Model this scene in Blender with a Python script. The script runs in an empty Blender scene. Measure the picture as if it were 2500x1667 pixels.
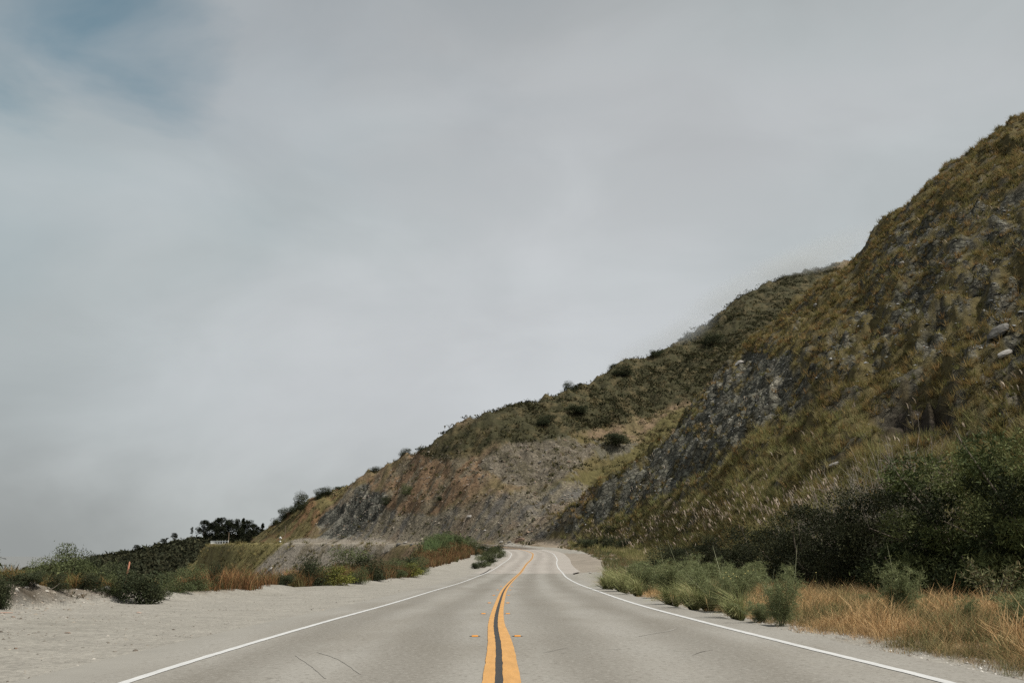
import bpy, math, random
import numpy as np
from mathutils import Vector, Matrix
R = math.radians
rng = np.random.default_rng(7)
random.seed(7)
scene = bpy.context.scene
COL = scene.collection

# ------------------------------------------------------------------ camera
F = 2430.0
TH = math.atan(517.5 / F)
CH = 1.22
CT, ST = math.cos(TH), math.sin(TH)
cam_d = bpy.data.cameras.new('camera')
cam = bpy.data.objects.new('camera', cam_d)
COL.objects.link(cam)
cam_d.sensor_width = 36.0
cam_d.lens = F / 2500 * 36
cam_d.clip_start = 0.05
cam_d.clip_end = 30000
cam.location = (0, 0, CH)
cam.rotation_euler = (R(90) + TH, 0, 0)
scene.camera = cam

# ------------------------------------------------------------------ light
SUN_EL, SUN_AZ = R(56), R(110)        # azimuth clockwise from +Y: high on the right
sun_dir = Vector((math.sin(SUN_AZ) * math.cos(SUN_EL), math.cos(SUN_AZ) * math.cos(SUN_EL), math.sin(SUN_EL)))
sl = bpy.data.lights.new('sun', 'SUN')
sl.energy = 4.0
sl.angle = R(1.5)
sl.color = (1.0, 0.955, 0.88)
so = bpy.data.objects.new('sun', sl)
COL.objects.link(so)
so.rotation_euler = (-sun_dir).to_track_quat('-Z', 'Y').to_euler()
so.location = (60, -30, 90)

scene.view_settings.view_transform = 'Standard'
scene.view_settings.look = 'None'
scene.view_settings.exposure = 0.5
scene.view_settings.gamma = 1.0
scene.render.engine = 'CYCLES'
scene.cycles.use_denoising = False
scene.cycles.max_bounces = 5
scene.cycles.diffuse_bounces = 2
scene.cycles.glossy_bounces = 2
scene.cycles.transmission_bounces = 3
scene.cycles.transparent_max_bounces = 4
scene.cycles.volume_bounces = 1
scene.cycles.caustics_reflective = False
scene.cycles.caustics_refractive = False


class NT:
    """small node helper"""
    def __init__(s, tree):
        s.t = tree
        s.n = tree.nodes
        s.l = tree.links

    def new(s, typ, **kw):
        n = s.n.new(typ)
        for k, v in kw.items():
            if k.startswith('i_'):
                n.inputs[k[2:].replace('_', ' ')].default_value = v
            else:
                setattr(n, k, v)
        return n

    def link(s, a, b):
        s.l.new(a, b)

    def math(s, op, a, b=None, c=None, clamp=False):
        n = s.n.new('ShaderNodeMath')
        n.operation = op
        n.use_clamp = clamp
        for i, v in enumerate((a, b, c)):
            if v is None:
                continue
            if isinstance(v, (int, float)):
                n.inputs[i].default_value = v
            else:
                s.l.new(v, n.inputs[i])
        return n.outputs[0]

    def mix(s, fac, a, b, blend='MIX'):
        n = s.n.new('ShaderNodeMix')
        n.data_type = 'RGBA'
        n.blend_type = blend
        for i, v in ((0, fac), (6, a), (7, b)):
            if isinstance(v, (int, float)):
                n.inputs[i].default_value = v
            elif isinstance(v, tuple):
                n.inputs[i].default_value = v if len(v) == 4 else v + (1,)
            else:
                s.l.new(v, n.inputs[i])
        return n.outputs[2]

    def noise(s, vec, scale, detail=4, rough=0.55, dist=0.0):
        n = s.n.new('ShaderNodeTexNoise')
        n.inputs['Scale'].default_value = scale
        n.inputs['Detail'].default_value = detail
        n.inputs['Roughness'].default_value = rough
        n.inputs['Distortion'].default_value = dist
        if vec is not None:
            s.l.new(vec, n.inputs['Vector'])
        return n.outputs[0]

    def ramp(s, fac, lo, hi, a=0.0, b=1.0):
        n = s.n.new('ShaderNodeMapRange')
        n.interpolation_type = 'SMOOTHSTEP'
        n.inputs[1].default_value = lo
        n.inputs[2].default_value = hi
        n.inputs[3].default_value = a
        n.inputs[4].default_value = b
        s.l.new(fac, n.inputs[0])
        return n.outputs[0]


# ------------------------------------------------------------------ world: Nishita behind a veil of low cloud
world = bpy.data.worlds.new('World')
scene.world = world
world.use_nodes = True
w = NT(world.node_tree)
w.n.clear()
wo = w.new('ShaderNodeOutputWorld')
bg = w.new('ShaderNodeBackground')
bg.inputs['Strength'].default_value = 0.1
sky = w.new('ShaderNodeTexSky')
sky.sky_type = 'NISHITA'
sky.sun_disc = False
sky.sun_elevation = SUN_EL
sky.sun_rotation = SUN_AZ
sky.air_density = 1.0
sky.dust_density = 0.6
tc = w.new('ShaderNodeTexCoord')
gen = tc.outputs['Generated']
sep = w.new('ShaderNodeSeparateXYZ')
w.link(gen, sep.inputs[0])
mp = w.new('ShaderNodeMapping')
mp.inputs['Scale'].default_value = (1.0, 1.0, 1.9)
mp.inputs['Location'].default_value = (3.1, 0.4, 1.7)
w.link(gen, mp.inputs[0])
n_big = w.noise(mp.outputs[0], 1.7, 5, 0.5, 0.3)
n_mid = w.noise(mp.outputs[0], 4.5, 5, 0.5, 0.5)
zel = sep.outputs[2]
# cloud brightness: a little darker towards the horizon and the zenith
c_lo = w.ramp(w.math('ADD', zel, w.math('ADD', w.math('MULTIPLY', sep.outputs[0], .22), w.math('MULTIPLY', w.math('SUBTRACT', n_mid, .5), .35))), -0.16, 0.06, 0.78, 1.0)
c_hi = w.ramp(w.math('ADD', zel, w.math('MULTIPLY', w.math('SUBTRACT', n_big, .5), .5)), 0.30, 0.66, 1.0, 0.74)
cb = w.math('MULTIPLY', c_lo, c_hi)
cb = w.math('MULTIPLY', cb, w.ramp(n_big, 0.3, 0.72, 0.90, 1.07))
cb = w.math('MULTIPLY', cb, w.ramp(n_mid, 0.3, 0.7, 0.945, 1.055))
cc = w.mix(w.ramp(n_big, 0.35, 0.7), (3.46, 3.78, 3.86), (3.70, 3.86, 3.98))
cc2 = w.mix(w.ramp(zel, 0.0, 0.16), (3.2, 3.38, 3.34), cc)
vm = w.new('ShaderNodeVectorMath', operation='SCALE')
w.link(cc2, vm.inputs[0])
w.link(cb, vm.inputs['Scale'])
# the breaks in the veil: upper sky, up on the left
dv = w.new('ShaderNodeVectorMath', operation='DOT_PRODUCT')
w.link(gen, dv.inputs[0])
hv = Vector((-0.362, 0.632, 0.738)).normalized()
dv.inputs[1].default_value = hv
gap = w.math('ADD', dv.outputs['Value'], w.math('MULTIPLY', w.math('SUBTRACT', w.noise(mp.outputs[0], 3.6, 6, 0.5, 0.4), 0.5), 0.27))
gap = w.math('MAXIMUM', w.ramp(gap, 0.90, 1.045, 0.0, 0.95), w.ramp(gap, 0.78, 1.02, 0.0, 0.22))
skyc = w.new('ShaderNodeVectorMath', operation='MULTIPLY')
w.link(sky.outputs[0], skyc.inputs[0])
skyc.inputs[1].default_value = (0.36, 0.66, 0.56)
fin = w.mix(gap, vm.outputs[0], skyc.outputs[0])
w.link(fin, bg.inputs['Color'])
w.link(bg.outputs[0], wo.inputs[0])


# ------------------------------------------------------------------ numpy noise
def _h(ix, iy, seed):
    n = (ix.astype(np.int64) * 374761393 + iy.astype(np.int64) * 668265263 + seed * 1442695041) & 0xffffffff
    n = ((n ^ (n >> 13)) * 1274126177) & 0xffffffff
    return ((n ^ (n >> 16)) & 0xffff) / 65535.0


def vn(x, y, seed=0):
    ix = np.floor(x)
    iy = np.floor(y)
    fx = x - ix
    fy = y - iy
    ang = [[_h(ix + i, iy + j, seed) * 6.2831853 for i in (0, 1)] for j in (0, 1)]
    g = lambda j, i: np.cos(ang[j][i]) * (fx - i) + np.sin(ang[j][i]) * (fy - j)
    u = fx * fx * fx * (fx * (fx * 6 - 15) + 10)
    v = fy * fy * fy * (fy * (fy * 6 - 15) + 10)
    a = g(0, 0) + u * (g(0, 1) - g(0, 0))
    b = g(1, 0) + u * (g(1, 1) - g(1, 0))
    return (a + v * (b - a)) * 1.5


def fbm(x, y, sc, o=4, seed=0, gain=0.5):
    x = np.asarray(x, float)
    y = np.asarray(y, float)
    s = np.zeros(np.broadcast(x, y).shape)
    a = 1.0
    f = 1.0 / sc
    for k in range(o):
        s = s + a * vn(x * f + 17.3 * k, y * f - 9.1 * k, seed + k)
        a *= gain
        f *= 2.03
    return s


def ss(x, a, b):
    t = np.clip((x - a) / (b - a), 0, 1)
    return t * t * (3 - 2 * t)


def ray(px, py):
    v = 833.5 - py
    return (px - 1250.0), F * CT - v * ST, F * ST + v * CT


def unproj(px, py, d):
    x, y, z = ray(px, py)
    return x / y * d, d, CH + z / y * d


def proj(x, y, z):
    z = z - CH
    dep = np.maximum(y * CT + z * ST, 0.01)
    return 1250 + F * x / dep, 833.5 - F * (-y * ST + z * CT) / dep


# ------------------------------------------------------------------ the road's course (x, y, z, left lane, right lane)
K = [[-0.05, 5.0, 0.0, 3.59, 4.32], [-0.12, 9.61, 0.01, 3.59, 4.32], [-0.18, 13.85, 0.0, 3.47, 4.07], [-0.31, 19.75, -0.05, 3.24, 3.93],
     [-0.37, 30.47, -0.21, 3.15, 3.95], [-0.34, 44.45, -0.34, 3.02, 3.98], [-0.14, 60.5, -0.48, 2.95, 3.95], [0.26, 76.72, -0.51, 3.0, 3.82],
     [0.8, 92.89, -0.44, 3.0, 3.75], [1.26, 109.13, -0.28, 2.98, 3.69], [1.84, 125.44, 0.03, 3.03, 3.65], [2.64, 141.5, 0.41, 3.18, 3.62],
     [3.18, 157.66, 0.79, 3.41, 3.56], [3.36, 176.01, 1.37, 3.64, 3.44], [1.22, 195.86, 2.07, 3.72, 3.75], [-4.35, 216.32, 2.81, 3.7, 3.88],
     [-11.48, 237.86, 3.42, 3.7, 3.87]]
K = [[0.9, -60, 0, 3.6, 4.3], [0.4, -30, 0, 3.6, 4.3], [0.05, -8, 0, 3.6, 4.3]] + K + \
    [[-25, 260, 3.95, 3.7, 3.8], [-44, 284, 4.4, 3.7, 3.8], [-67, 308, 4.75, 3.7, 3.8], [-89, 337, 5.0, 3.7, 3.8], [-105, 372, 5.3, 3.7, 3.8],
     [-114, 410, 5.6, 3.7, 3.8], [-113, 448, 5.8, 3.7, 3.8], [-97, 485, 6.0, 3.7, 3.8]]
K = np.array(K)


def catmull(K, n=16):
    Kp = np.vstack([2 * K[0] - K[1], K, 2 * K[-1] - K[-2]])
    t = np.linspace(0, 1, n, endpoint=False)[:, None]
    o = []
    for i in range(1, len(Kp) - 2):
        a, b, d, e = Kp[i - 1:i + 3]
        o.append(.5 * (2 * b + (d - a) * t + (2 * a - 5 * b + 4 * d - e) * t ** 2 + (-a + 3 * b - 3 * d + e) * t ** 3))
    return np.vstack(o + [Kp[-2:-1]])


RD = catmull(K)
RT = np.gradient(RD[:, :2], axis=0)
RT /= np.linalg.norm(RT, axis=1)[:, None]
RN = np.stack([RT[:, 1], -RT[:, 0]], 1)
RS = np.concatenate([[0], np.cumsum(np.linalg.norm(np.diff(RD[:, :2], axis=0), axis=1))])


def s_at_y(y):
    m = slice(0, 21 * 16)
    return float(np.interp(y, RD[m, 1], RS[m]))


def lateral(x, y):
    """signed distance right of the centreline, road height, station"""
    x = np.asarray(x, float).ravel()
    y = np.asarray(y, float).ravel()
    lat = np.full(x.shape, 1e3)
    zz = np.zeros(x.shape)
    st = np.zeros(x.shape)
    A = RD[::3, :2]
    sub = RD[::3]
    B = A[1:] - A[:-1]
    L2 = (B ** 2).sum(1)
    idx = np.nonzero((x < 45) & (x > -150) & (y < 520) & (y > -70))[0]
    for c in range(0, len(idx), 20000):
        q = idx[c:c + 20000]
        px = x[q][:, None] - A[:-1, 0]
        py = y[q][:, None] - A[:-1, 1]
        t = np.clip((px * B[:, 0] + py * B[:, 1]) / L2, 0, 1)
        dx = px - t * B[:, 0]
        dy = py - t * B[:, 1]
        d2 = dx * dx + dy * dy
        i = d2.argmin(1)
        r = np.arange(len(q))
        cr = B[i, 0] * py[r, i] - B[i, 1] * px[r, i]
        lat[q] = np.sqrt(d2[r, i]) * np.where(cr > 0, -1, 1)
        tt = t[r, i]
        zz[q] = sub[i, 2] * (1 - tt) + sub[i + 1, 2] * tt
        st[q] = RS[::3][i] * (1 - tt) + RS[::3][np.minimum(i + 1, len(sub) - 1)] * tt
    return lat, zz, st


# ------------------------------------------------------------------ the land as a height table over (x/y, y)
def line(pts):
    p = np.array([unproj(*q) for q in pts])
    a = p[:, 0] / p[:, 1]
    o = np.argsort(a)
    return a[o], p[o, 1], p[o, 2]


def wline(pts):
    p = np.array(pts, float)
    a = p[:, 0] / p[:, 1]
    o = np.argsort(a)
    return a[o], p[o, 1], p[o, 2]


def side(off, y0, y1, dz, step=12.0):
    """points beside the road: (x, y, z) at a lateral offset, between two depths"""
    out = []
    for s_ in np.arange(150, RS[-1], step):
        i = np.interp(s_, RS, np.arange(len(RS)))
        g = lambda A: float(np.interp(i, np.arange(len(RS)), A))
        x_, y_ = g(RD[:, 0]) + g(RN[:, 0]) * off, g(RD[:, 1]) + g(RN[:, 1]) * off
        if y0 <= y_ <= y1 and (not out or x_ / y_ < out[-1][0] / out[-1][1] - .004):
            out.append((x_, y_, g(RD[:, 2]) + dz))
    return out


SPUR = line([(2900, 120, 175), (2700, 200, 180), (2500, 284, 186), (2475, 292, 186), (2461, 308, 187), (2419, 338, 188), (2370, 371, 189), (2342, 387, 190),
             (2310, 404, 191), (2293, 425, 192), (2268, 441, 193), (2244, 470, 194), (2216, 498, 196), (2184, 522, 198), (2145, 564, 200),
             (2128, 590, 201), (2116, 606, 202), (2093, 630, 204), (2065, 648, 206), (2030, 673, 208), (1984, 715, 212), (1934, 753, 216), (1877, 799, 219),
             (1831, 841, 222), (1766, 902, 224), (1735, 940, 224), (1686, 985, 223), (1640, 1052, 221), (1564, 1117, 219), (1476, 1175, 218),
             (1400, 1235, 220), (1330, 1290, 226), (1290, 1312, 231)])
MID = line([(2700, 560, 700), (2300, 600, 680), (2054, 636, 640), (2023, 646, 630), (1970, 657, 605), (1921, 671, 582), (1851, 698, 550), (1805, 720, 525), (1766, 753, 505),
            (1717, 795, 480), (1655, 828, 450), (1617, 847, 432), (1575, 872, 415), (1506, 885, 387), (1449, 920, 368), (1407, 937, 355),
            (1353, 964, 340), (1296, 977, 328), (1200, 998, 312), (1126, 1022, 310), (1081, 1049, 311), (1025, 1082, 315), (977, 1107, 322),
            (912, 1146, 330), (852, 1181.5, 338), (825, 1196, 342), (769, 1217, 345), (733, 1236, 347), (700, 1259, 350), (668, 1278, 355), (650, 1286, 360),
            (613, 1314, 372), (600, 1322, 380)])
DARK = line([(1000, 1320, 900), (800, 1312, 900), (620, 1304, 900), (560, 1305, 900), (471, 1308, 900), (396, 1324, 890), (330, 1339, 880), (280, 1349, 870),
             (224, 1361, 860), (120, 1378, 850), (0, 1395, 840), (-200, 1402, 840)])
FOOT = wline([(60, 12, 0.3), (40, 26, 0.3), (27, 44, 0.2), (22, 70, 0), (21, 95, -.1), (21.5, 125, .3), (21.5, 155, 1.0), (19.5, 182, 1.8), (14.5, 205, 2.5),
              (7.5, 222, 3.0)] + side(8.4, 226, 405, .1))
_b = side(-6.6, 180, 372, -.02)
_e = _b[-1]
BENCH = wline(_b + [(_e[0] * k_, _e[1] * k_, z_) for k_, z_ in ()] +
              [(-_a * 366, 366, z_) for _a, z_ in ((.291, 4.6), (.300, 2.6), (.311, -.6), (.322, -4.5), (.345, -13), (.39, -30), (.8, -46))])
TURN = wline([(-40, 14, .1), (-22, 18, .05), (-12.2, 22, 0), (-11.8, 25, -.05), (-11.2, 28, -.1), (-10.6, 32, -.15), (-9.8, 38, -.25), (-10.6, 47, -.33), (-8.6, 58, -.42),
              (-7.3, 75, -.5), (-8.2, 92, -.45), (-6.9, 122, .0), (-5.9, 138, .35), (-5.2, 158, .9), (-3, 182, 1.5), (2, 190, 1.8)])
_to = np.argsort(TURN[1])
TUY, TUX = TURN[1][_to], (TURN[0] * TURN[1])[_to]
turn_edge = lambda x, y: -(x - np.interp(y, TUY, TUX))      # metres beyond the turnout's edge
NA, ND = 620, 1100
TA = np.linspace(-1.15, 1.15, NA)
TD = np.exp(np.linspace(math.log(2), math.log(2600), ND))
TZ = np.zeros((NA, ND))
ry_m = slice(0, 19 * 16)
for i, a in enumerate(TA):
    f = lambda L: (float(np.interp(a, L[0], L[1])), float(np.interp(a, L[0], L[2])))
    fd, fz = f(FOOT)
    md, mz = f(MID)
    kd = [0.0]
    kz = [0.0]
    if a > -0.02:
        # road level until the foot
        for d in (10, 20, 30, 45, 60, 77, 93, 109, 125, 141, 157, 176, 196):
            if d < fd - 3:
                kd.append(d)
                kz.append(float(np.interp(d, RD[ry_m, 1], RD[ry_m, 2])))
        kd.append(fd)
        kz.append(fz)
        if a > 0.022:
            sd, sz = f(SPUR)
            t = ss(np.array(a), 0.02, 0.25)
            for q, b in ((.12, .72), (.3, .86), (.6, .97), (.85, 1.0)):      # a slightly bulging face
                kd.append(fd + (sd - fd) * q)
                kz.append(fz + (sz - fz) * q * b)
            kd.append(sd)
            kz.append(sz)
            gd = sd + (md - sd) * .16
            kd.append(gd)
            kz.append(sz - (gd - sd) * .35 * float(ss(np.array(a), 0.03, 0.1)) + (gd - sd) * .25 * float(1 - ss(np.array(a), .03, .09)))
            kd.append(gd + (md - gd) * .45)
            kz.append(kz[-1] + (mz - kz[-1]) * .42)
        else:
            kd += [fd + (md - fd) * .35, fd + (md - fd) * .7]
            kz += [fz + (mz - fz) * .33, fz + (mz - fz) * .72]
        kd.append(md)
        kz.append(mz)
    else:
        td, tz = f(TURN)
        bd, bz = f(BENCH)
        for q in (.3, .6, .8):
            kd.append(td * q)
            kz.append(float(np.interp(td * q, RD[ry_m, 1], RD[ry_m, 2])))
        kd.append(td)
        kz.append(tz)
        g = float(ss(np.array(-a), .055, .24))
        gz = (1 - g) * (tz * .5 + bz * .5) - g * 24
        if a < -.28:
            gz = -24 - 22 * float(ss(np.array(-a), .28, .4))
        g1 = td + 7 + 3 * g
        kd.append(g1)
        kz.append(tz - 0.3 * g)
        e1 = bd - (bz - gz) / .62 if a > -.29 else 330
        e0 = g1 + (tz - gz) / .8
        if e0 > e1 - 8:
            c = (e0 + e1) / 2
            e0, e1 = c - 4, c + 4
        kd += [max(e0, g1 + 4), max(e1, g1 + 12)]
        kz += [gz, gz]
        kd.append(bd)
        kz.append(bz)
        if a > -.262:
            kd += [fd, fd + (md - fd) * .5, md]
            kz += [fz, fz + (mz - fz) * .52, mz]
        elif a > -.279:
            kd += [bd + 22]
            kz += [bz + .1]
        md, mz = kd[-1], kz[-1]
    # beyond the crest
    dd, dz = f(DARK)
    drop_d = md + (mz + 46) / (.55 if a < .1 else .3)
    if a < -.05:
        kd += [md + 14, min(drop_d + 14, 640), 660, 760, dd, 1150, 2700]
        kz += [mz - 3, max(mz - (626 - md) * .6, -46), -44, -44 + (dz + 44) * .5, dz, -30, -60]
    else:
        kd += [md + 14, min(drop_d + 14, 1300), 2700]
        kz += [mz - 4, max(-46, mz - 200), -60]
    kd = np.array(kd)
    kz = np.array(kz)
    kd = np.maximum.accumulate(kd + np.arange(len(kd)) * 1e-4)
    TZ[i] = np.interp(TD, kd, kz)
# rounding: blur a little along both axes, keeping crests sharp enough
for _ in range(3):
    TZ[:, 1:-1] = .25 * TZ[:, :-2] + .5 * TZ[:, 1:-1] + .25 * TZ[:, 2:]
for _ in range(2):
    TZ[1:-1] = .25 * TZ[:-2] + .5 * TZ[1:-1] + .25 * TZ[2:]


def table(a, d):
    fa = np.clip((a - TA[0]) / (TA[1] - TA[0]), 0, NA - 1.001)
    fd = np.clip(np.log(np.maximum(d, 2.0) / 2) / math.log(1300) * (ND - 1), 0, ND - 1.001)
    i = fa.astype(int)
    j = fd.astype(int)
    u = fa - i
    v = fd - j
    return (TZ[i, j] * (1 - u) + TZ[i + 1, j] * u) * (1 - v) + (TZ[i, j + 1] * (1 - u) + TZ[i + 1, j + 1] * u) * v


def seg_dist(x, y, P):
    """distance to a polyline and the interpolated third value"""
    P = np.array(P, float)
    best = np.full(x.shape, 1e9)
    val = np.zeros(x.shape)
    for a, b in zip(P[:-1], P[1:]):
        bx, by = b[0] - a[0], b[1] - a[1]
        t = np.clip(((x - a[0]) * bx + (y - a[1]) * by) / (bx * bx + by * by), 0, 1)
        d = np.hypot(x - a[0] - t * bx, y - a[1] - t * by)
        m = d < best
        best[m] = d[m]
        val[m] = (a[2] + t * (b[2] - a[2]))[m]
    return best, val


def height(x, y, full=False):
    x = np.asarray(x, float)
    y = np.asarray(y, float)
    shp = x.shape
    x = x.ravel()
    y = y.ravel()
    th = np.arctan2(x, y)
    r = np.hypot(x, y)
    tc_ = np.clip(th, -0.84, 0.84)
    a = np.tan(tc_)
    d = r * np.cos(tc_)
    z = table(a, d)
    back = ss(np.abs(th), 1.35, 2.2)
    z = z * (1 - back) + np.where(th < 0, -2.0, 6.0) * ss(r, 12, 90) * back
    lat, zr, st = lateral(x, y)
    # side slopes are rough; the road side is not
    rough = ss(z - zr, 0.6, 6) if False else 1.0
    off = np.abs(lat) - np.where(lat > 0, 6.5, 12.5)
    m = ss(off, 0, 9)
    big = fbm(x, y, 46, 3, 3)
    a_ridge = 1 - np.abs(fbm(x * 1.0, y * .35, 13, 3, 11)) * 2.0
    med = fbm(x, y, 9, 4, 5)
    fine = fbm(x, y, 2.2, 3, 8)
    hill = ss(z, 2.5, 14) * (th > -1.5)
    lump = np.abs(fbm(x, y, 6.5, 3, 15))
    z = z + m * hill * (y < 236) * (.8 - 2.4 * lump) * (.5 + ss(fbm(x, y, 30, 2, 18), -.2, .4))
    z = z + m * hill * (big * 1.6 * ss(z, 8, 30) + a_ridge * .8 + med * 1.5 + fine * .6)
    low = m * (1 - hill)
    z = z + low * (med * .35 + fine * .16) * ss(r, 15, 40)
    # vegetated mound inside the bend, and the berm along the turnout
    md_, mv = seg_dist(x, y, [(-13.2, 60, .6), (-13.4, 76, 1.9), (-14.2, 95, 2.6), (-13.2, 118, 2.4), (-10.8, 142, 1.5), (-7.7, 160, .4)])
    z = z + mv * np.exp(-(md_ / 3.9) ** 2) * (1 + .25 * fbm(x, y, 5, 3, 21)) * ss(np.abs(lat), 5.5, 9)
    bd_, bv = seg_dist(x, y, [(-19, 17, .7), (-13.4, 22.5, .72), (-12.9, 25, .62), (-12.4, 28, .42), (-11.9, 31.5, .30), (-11.0, 38, .22), (-11.5, 47, .2)])
    bn = fbm(x, y, 2.6, 4, 31)
    z = z + bv * np.exp(-(bd_ / 1.35) ** 4) * (1 + .35 * bn)
    # small ditch and verge on the right
    ver = ss(lat, 5.6, 7.5) * (1 - ss(lat, 9, 13)) * (y < 190)
    z = z + ver * (.10 + .12 * fbm(x, y, 3, 3, 41))
    # road bed
    wr = 5.2 + 0 * lat
    wl = 4.7 + ss(r, 120, 190) * .3
    k = np.where(lat > 0, ss(lat, wr, wr + 4), ss(-lat, wl, wl + 5))
    k = np.where(np.abs(lat) > 900, 1, k)
    bed = zr - np.clip(.03 + r * .0011, 0, .45)
    z = bed * (1 - k) + z * k
    z = z.reshape(shp)
    if full:
        return z, lat.reshape(shp), st.reshape(shp)
    return z


# ------------------------------------------------------------------ mesh helpers
def mesh_np(name, V, faces, mats=(), smooth=False, cols=None, uv=None):
    """V (n,3); faces: (m,k) int array; cols (n,3) vertex colours"""
    me = bpy.data.meshes.new(name)
    V = np.asarray(V, np.float32)
    faces = np.asarray(faces, np.int32)
    m, k = faces.shape
    me.vertices.add(len(V))
    me.vertices.foreach_set('co', V.ravel())
    me.loops.add(m * k)
    me.loops.foreach_set('vertex_index', faces.ravel())
    me.polygons.add(m)
    me.polygons.foreach_set('loop_start', np.arange(m, dtype=np.int32) * k)
    me.polygons.foreach_set('loop_total', np.full(m, k, np.int32))
    if smooth:
        me.polygons.foreach_set('use_smooth', np.ones(m, bool))
    if cols is not None:
        c4 = np.ones((len(V), 4), np.float32)
        c4[:, :cols.shape[1]] = cols
        at = me.color_attributes.new('Col', 'FLOAT_COLOR', 'POINT')
        at.data.foreach_set('color', c4.ravel())
    if uv is not None:
        ul = me.uv_layers.new(name='UVMap')
        ul.data.foreach_set('uv', np.asarray(uv, np.float32)[faces.ravel()].ravel())
    me.update()
    me.validate()
    for mt in mats:
        me.materials.append(mt)
    return me


def obj(name, me, parent=None, loc=None, rz=0, sc=None, label=None, cat=None, group=None, kind=None):
    o = bpy.data.objects.new(name, me)
    COL.objects.link(o)
    if parent is not None:
        o.parent = parent
    if loc is not None:
        o.location = loc
    if rz:
        o.rotation_euler = (0, 0, rz)
    if sc is not None:
        o.scale = (sc, sc, sc) if isinstance(sc, (int, float)) else sc
    for k_, v_ in (('label', label), ('category', cat), ('group', group), ('kind', kind)):
        if v_:
            o[k_] = v_
    return o


def mat(name, base=(.5, .5, .5), rough=.9, attr=False, trans=0.0, var=0.0, vscale=8.0, bump=0.0, bscale=20.0, spec=0.2):
    m = bpy.data.materials.new(name)
    m.use_nodes = True
    t = NT(m.node_tree)
    b = t.n['Principled BSDF']
    b.inputs['Roughness'].default_value = rough
    b.inputs['Specular IOR Level'].default_value = spec
    if attr:
        at = t.new('ShaderNodeAttribute', attribute_name='Col')
        c = at.outputs['Color']
    else:
        rgb = t.new('ShaderNodeRGB')
        rgb.outputs[0].default_value = base + (1,)
        c = rgb.outputs[0]
    if var:
        g = t.new('ShaderNodeNewGeometry')
        n = t.noise(g.outputs['Position'], vscale, 4, .6)
        f = t.ramp(n, .25, .75, 1 - var, 1 + var)
        v = t.new('ShaderNodeVectorMath', operation='SCALE')
        t.link(c, v.inputs[0])
        t.link(f, v.inputs['Scale'])
        c = v.outputs[0]
    t.link(c, b.inputs['Base Color'])
    if bump:
        g = t.new('ShaderNodeNewGeometry')
        n = t.noise(g.outputs['Position'], bscale, 5, .6)
        bp = t.new('ShaderNodeBump')
        bp.inputs['Distance'].default_value = bump
        t.link(n, bp.inputs['Height'])
        t.link(bp.outputs[0], b.inputs['Normal'])
    if trans:
        tr = t.new('ShaderNodeBsdfTranslucent')
        t.link(c, tr.inputs['Color'])
        mx = t.new('ShaderNodeMixShader')
        mx.inputs[0].default_value = trans
        t.link(b.outputs[0], mx.inputs[1])
        t.link(tr.outputs[0], mx.inputs[2])
        t.link(mx.outputs[0], t.n['Material Output'].inputs[0])
    return m


M_leaf = mat('leaf', attr=True, rough=.75, trans=.2, spec=.12)
M_grass = mat('grass_blade', attr=True, rough=.75, trans=.25, spec=.15)
M_far = mat('far_leaf', attr=True, rough=.9, trans=.1, spec=.05)
M_bark = mat('bark', (.10, .085, .065), .9, var=.3, vscale=30)
M_twig = mat('grey_twig', (.19, .17, .14), .9, var=.3, vscale=10)
M_stalk = mat('pale_stalk', (.24, .25, .15), .7, var=.2, vscale=20)
M_rock = mat('pale_rock', (.27, .255, .235), .95, var=.28, vscale=3, bump=.04, bscale=6)
M_rockd = mat('grey_rock', (.13, .125, .115), .95, var=.3, vscale=2, bump=.05, bscale=5)
M_white = mat('white_rock', (.30, .285, .265), .9, var=.12, vscale=2, bump=.03, bscale=5)

# ------------------------------------------------------------------ terrain mesh: rings about the viewpoint, fine where they are seen
half = math.atan(0.56)
th_f = np.linspace(-half, half, 760)
th_l = -half - np.cumsum(np.minimum(np.geomspace(.0022, 4.0, 80), .085))
th_l = th_l[th_l > -math.pi + .05]
th_all = np.concatenate([th_l[::-1], th_f, -th_l])
rr = np.concatenate([np.geomspace(.6, 60, 170, endpoint=False), np.arange(60, 180, 1.0), np.arange(180, 300, .95), np.arange(300, 470, 1.35),
                     np.geomspace(470, 1000, 90, endpoint=False), np.geomspace(1000, 6000, 16)])
TT, RR = np.meshgrid(th_all, rr, indexing='ij')
GX = RR * np.sin(TT)
GY = RR * np.cos(TT)
GZ, GLAT, GST = height(GX, GY, True)
GPX, GPY = proj(GX, GY, GZ)
GPX = np.where(GY > 1, GPX, -9999)
NTh, NR = GX.shape


def inpoly(px, py, P):
    P = np.array(P, float)
    ins = np.zeros(px.shape, bool)
    n = len(P)
    j = n - 1
    for i in range(n):
        xi, yi = P[i]
        xj, yj = P[j]
        c = ((yi > py) != (yj > py)) & (px < (xj - xi) * (py - yi) / (yj - yi + 1e-12) + xi)
        ins ^= c
        j = i
    return ins


def soft(px, py, x, y, P, warp=26, wsc=9.0, seed=50):
    wx = fbm(x, y, wsc, 3, seed) * warp
    wy = fbm(x, y, wsc, 3, seed + 7) * warp
    s = np.zeros(px.shape)
    for k in range(4):
        s = s + inpoly(px + wx * (1 + .3 * k), py + wy * (1 - .3 * k), P)
    return s / 4


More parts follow.
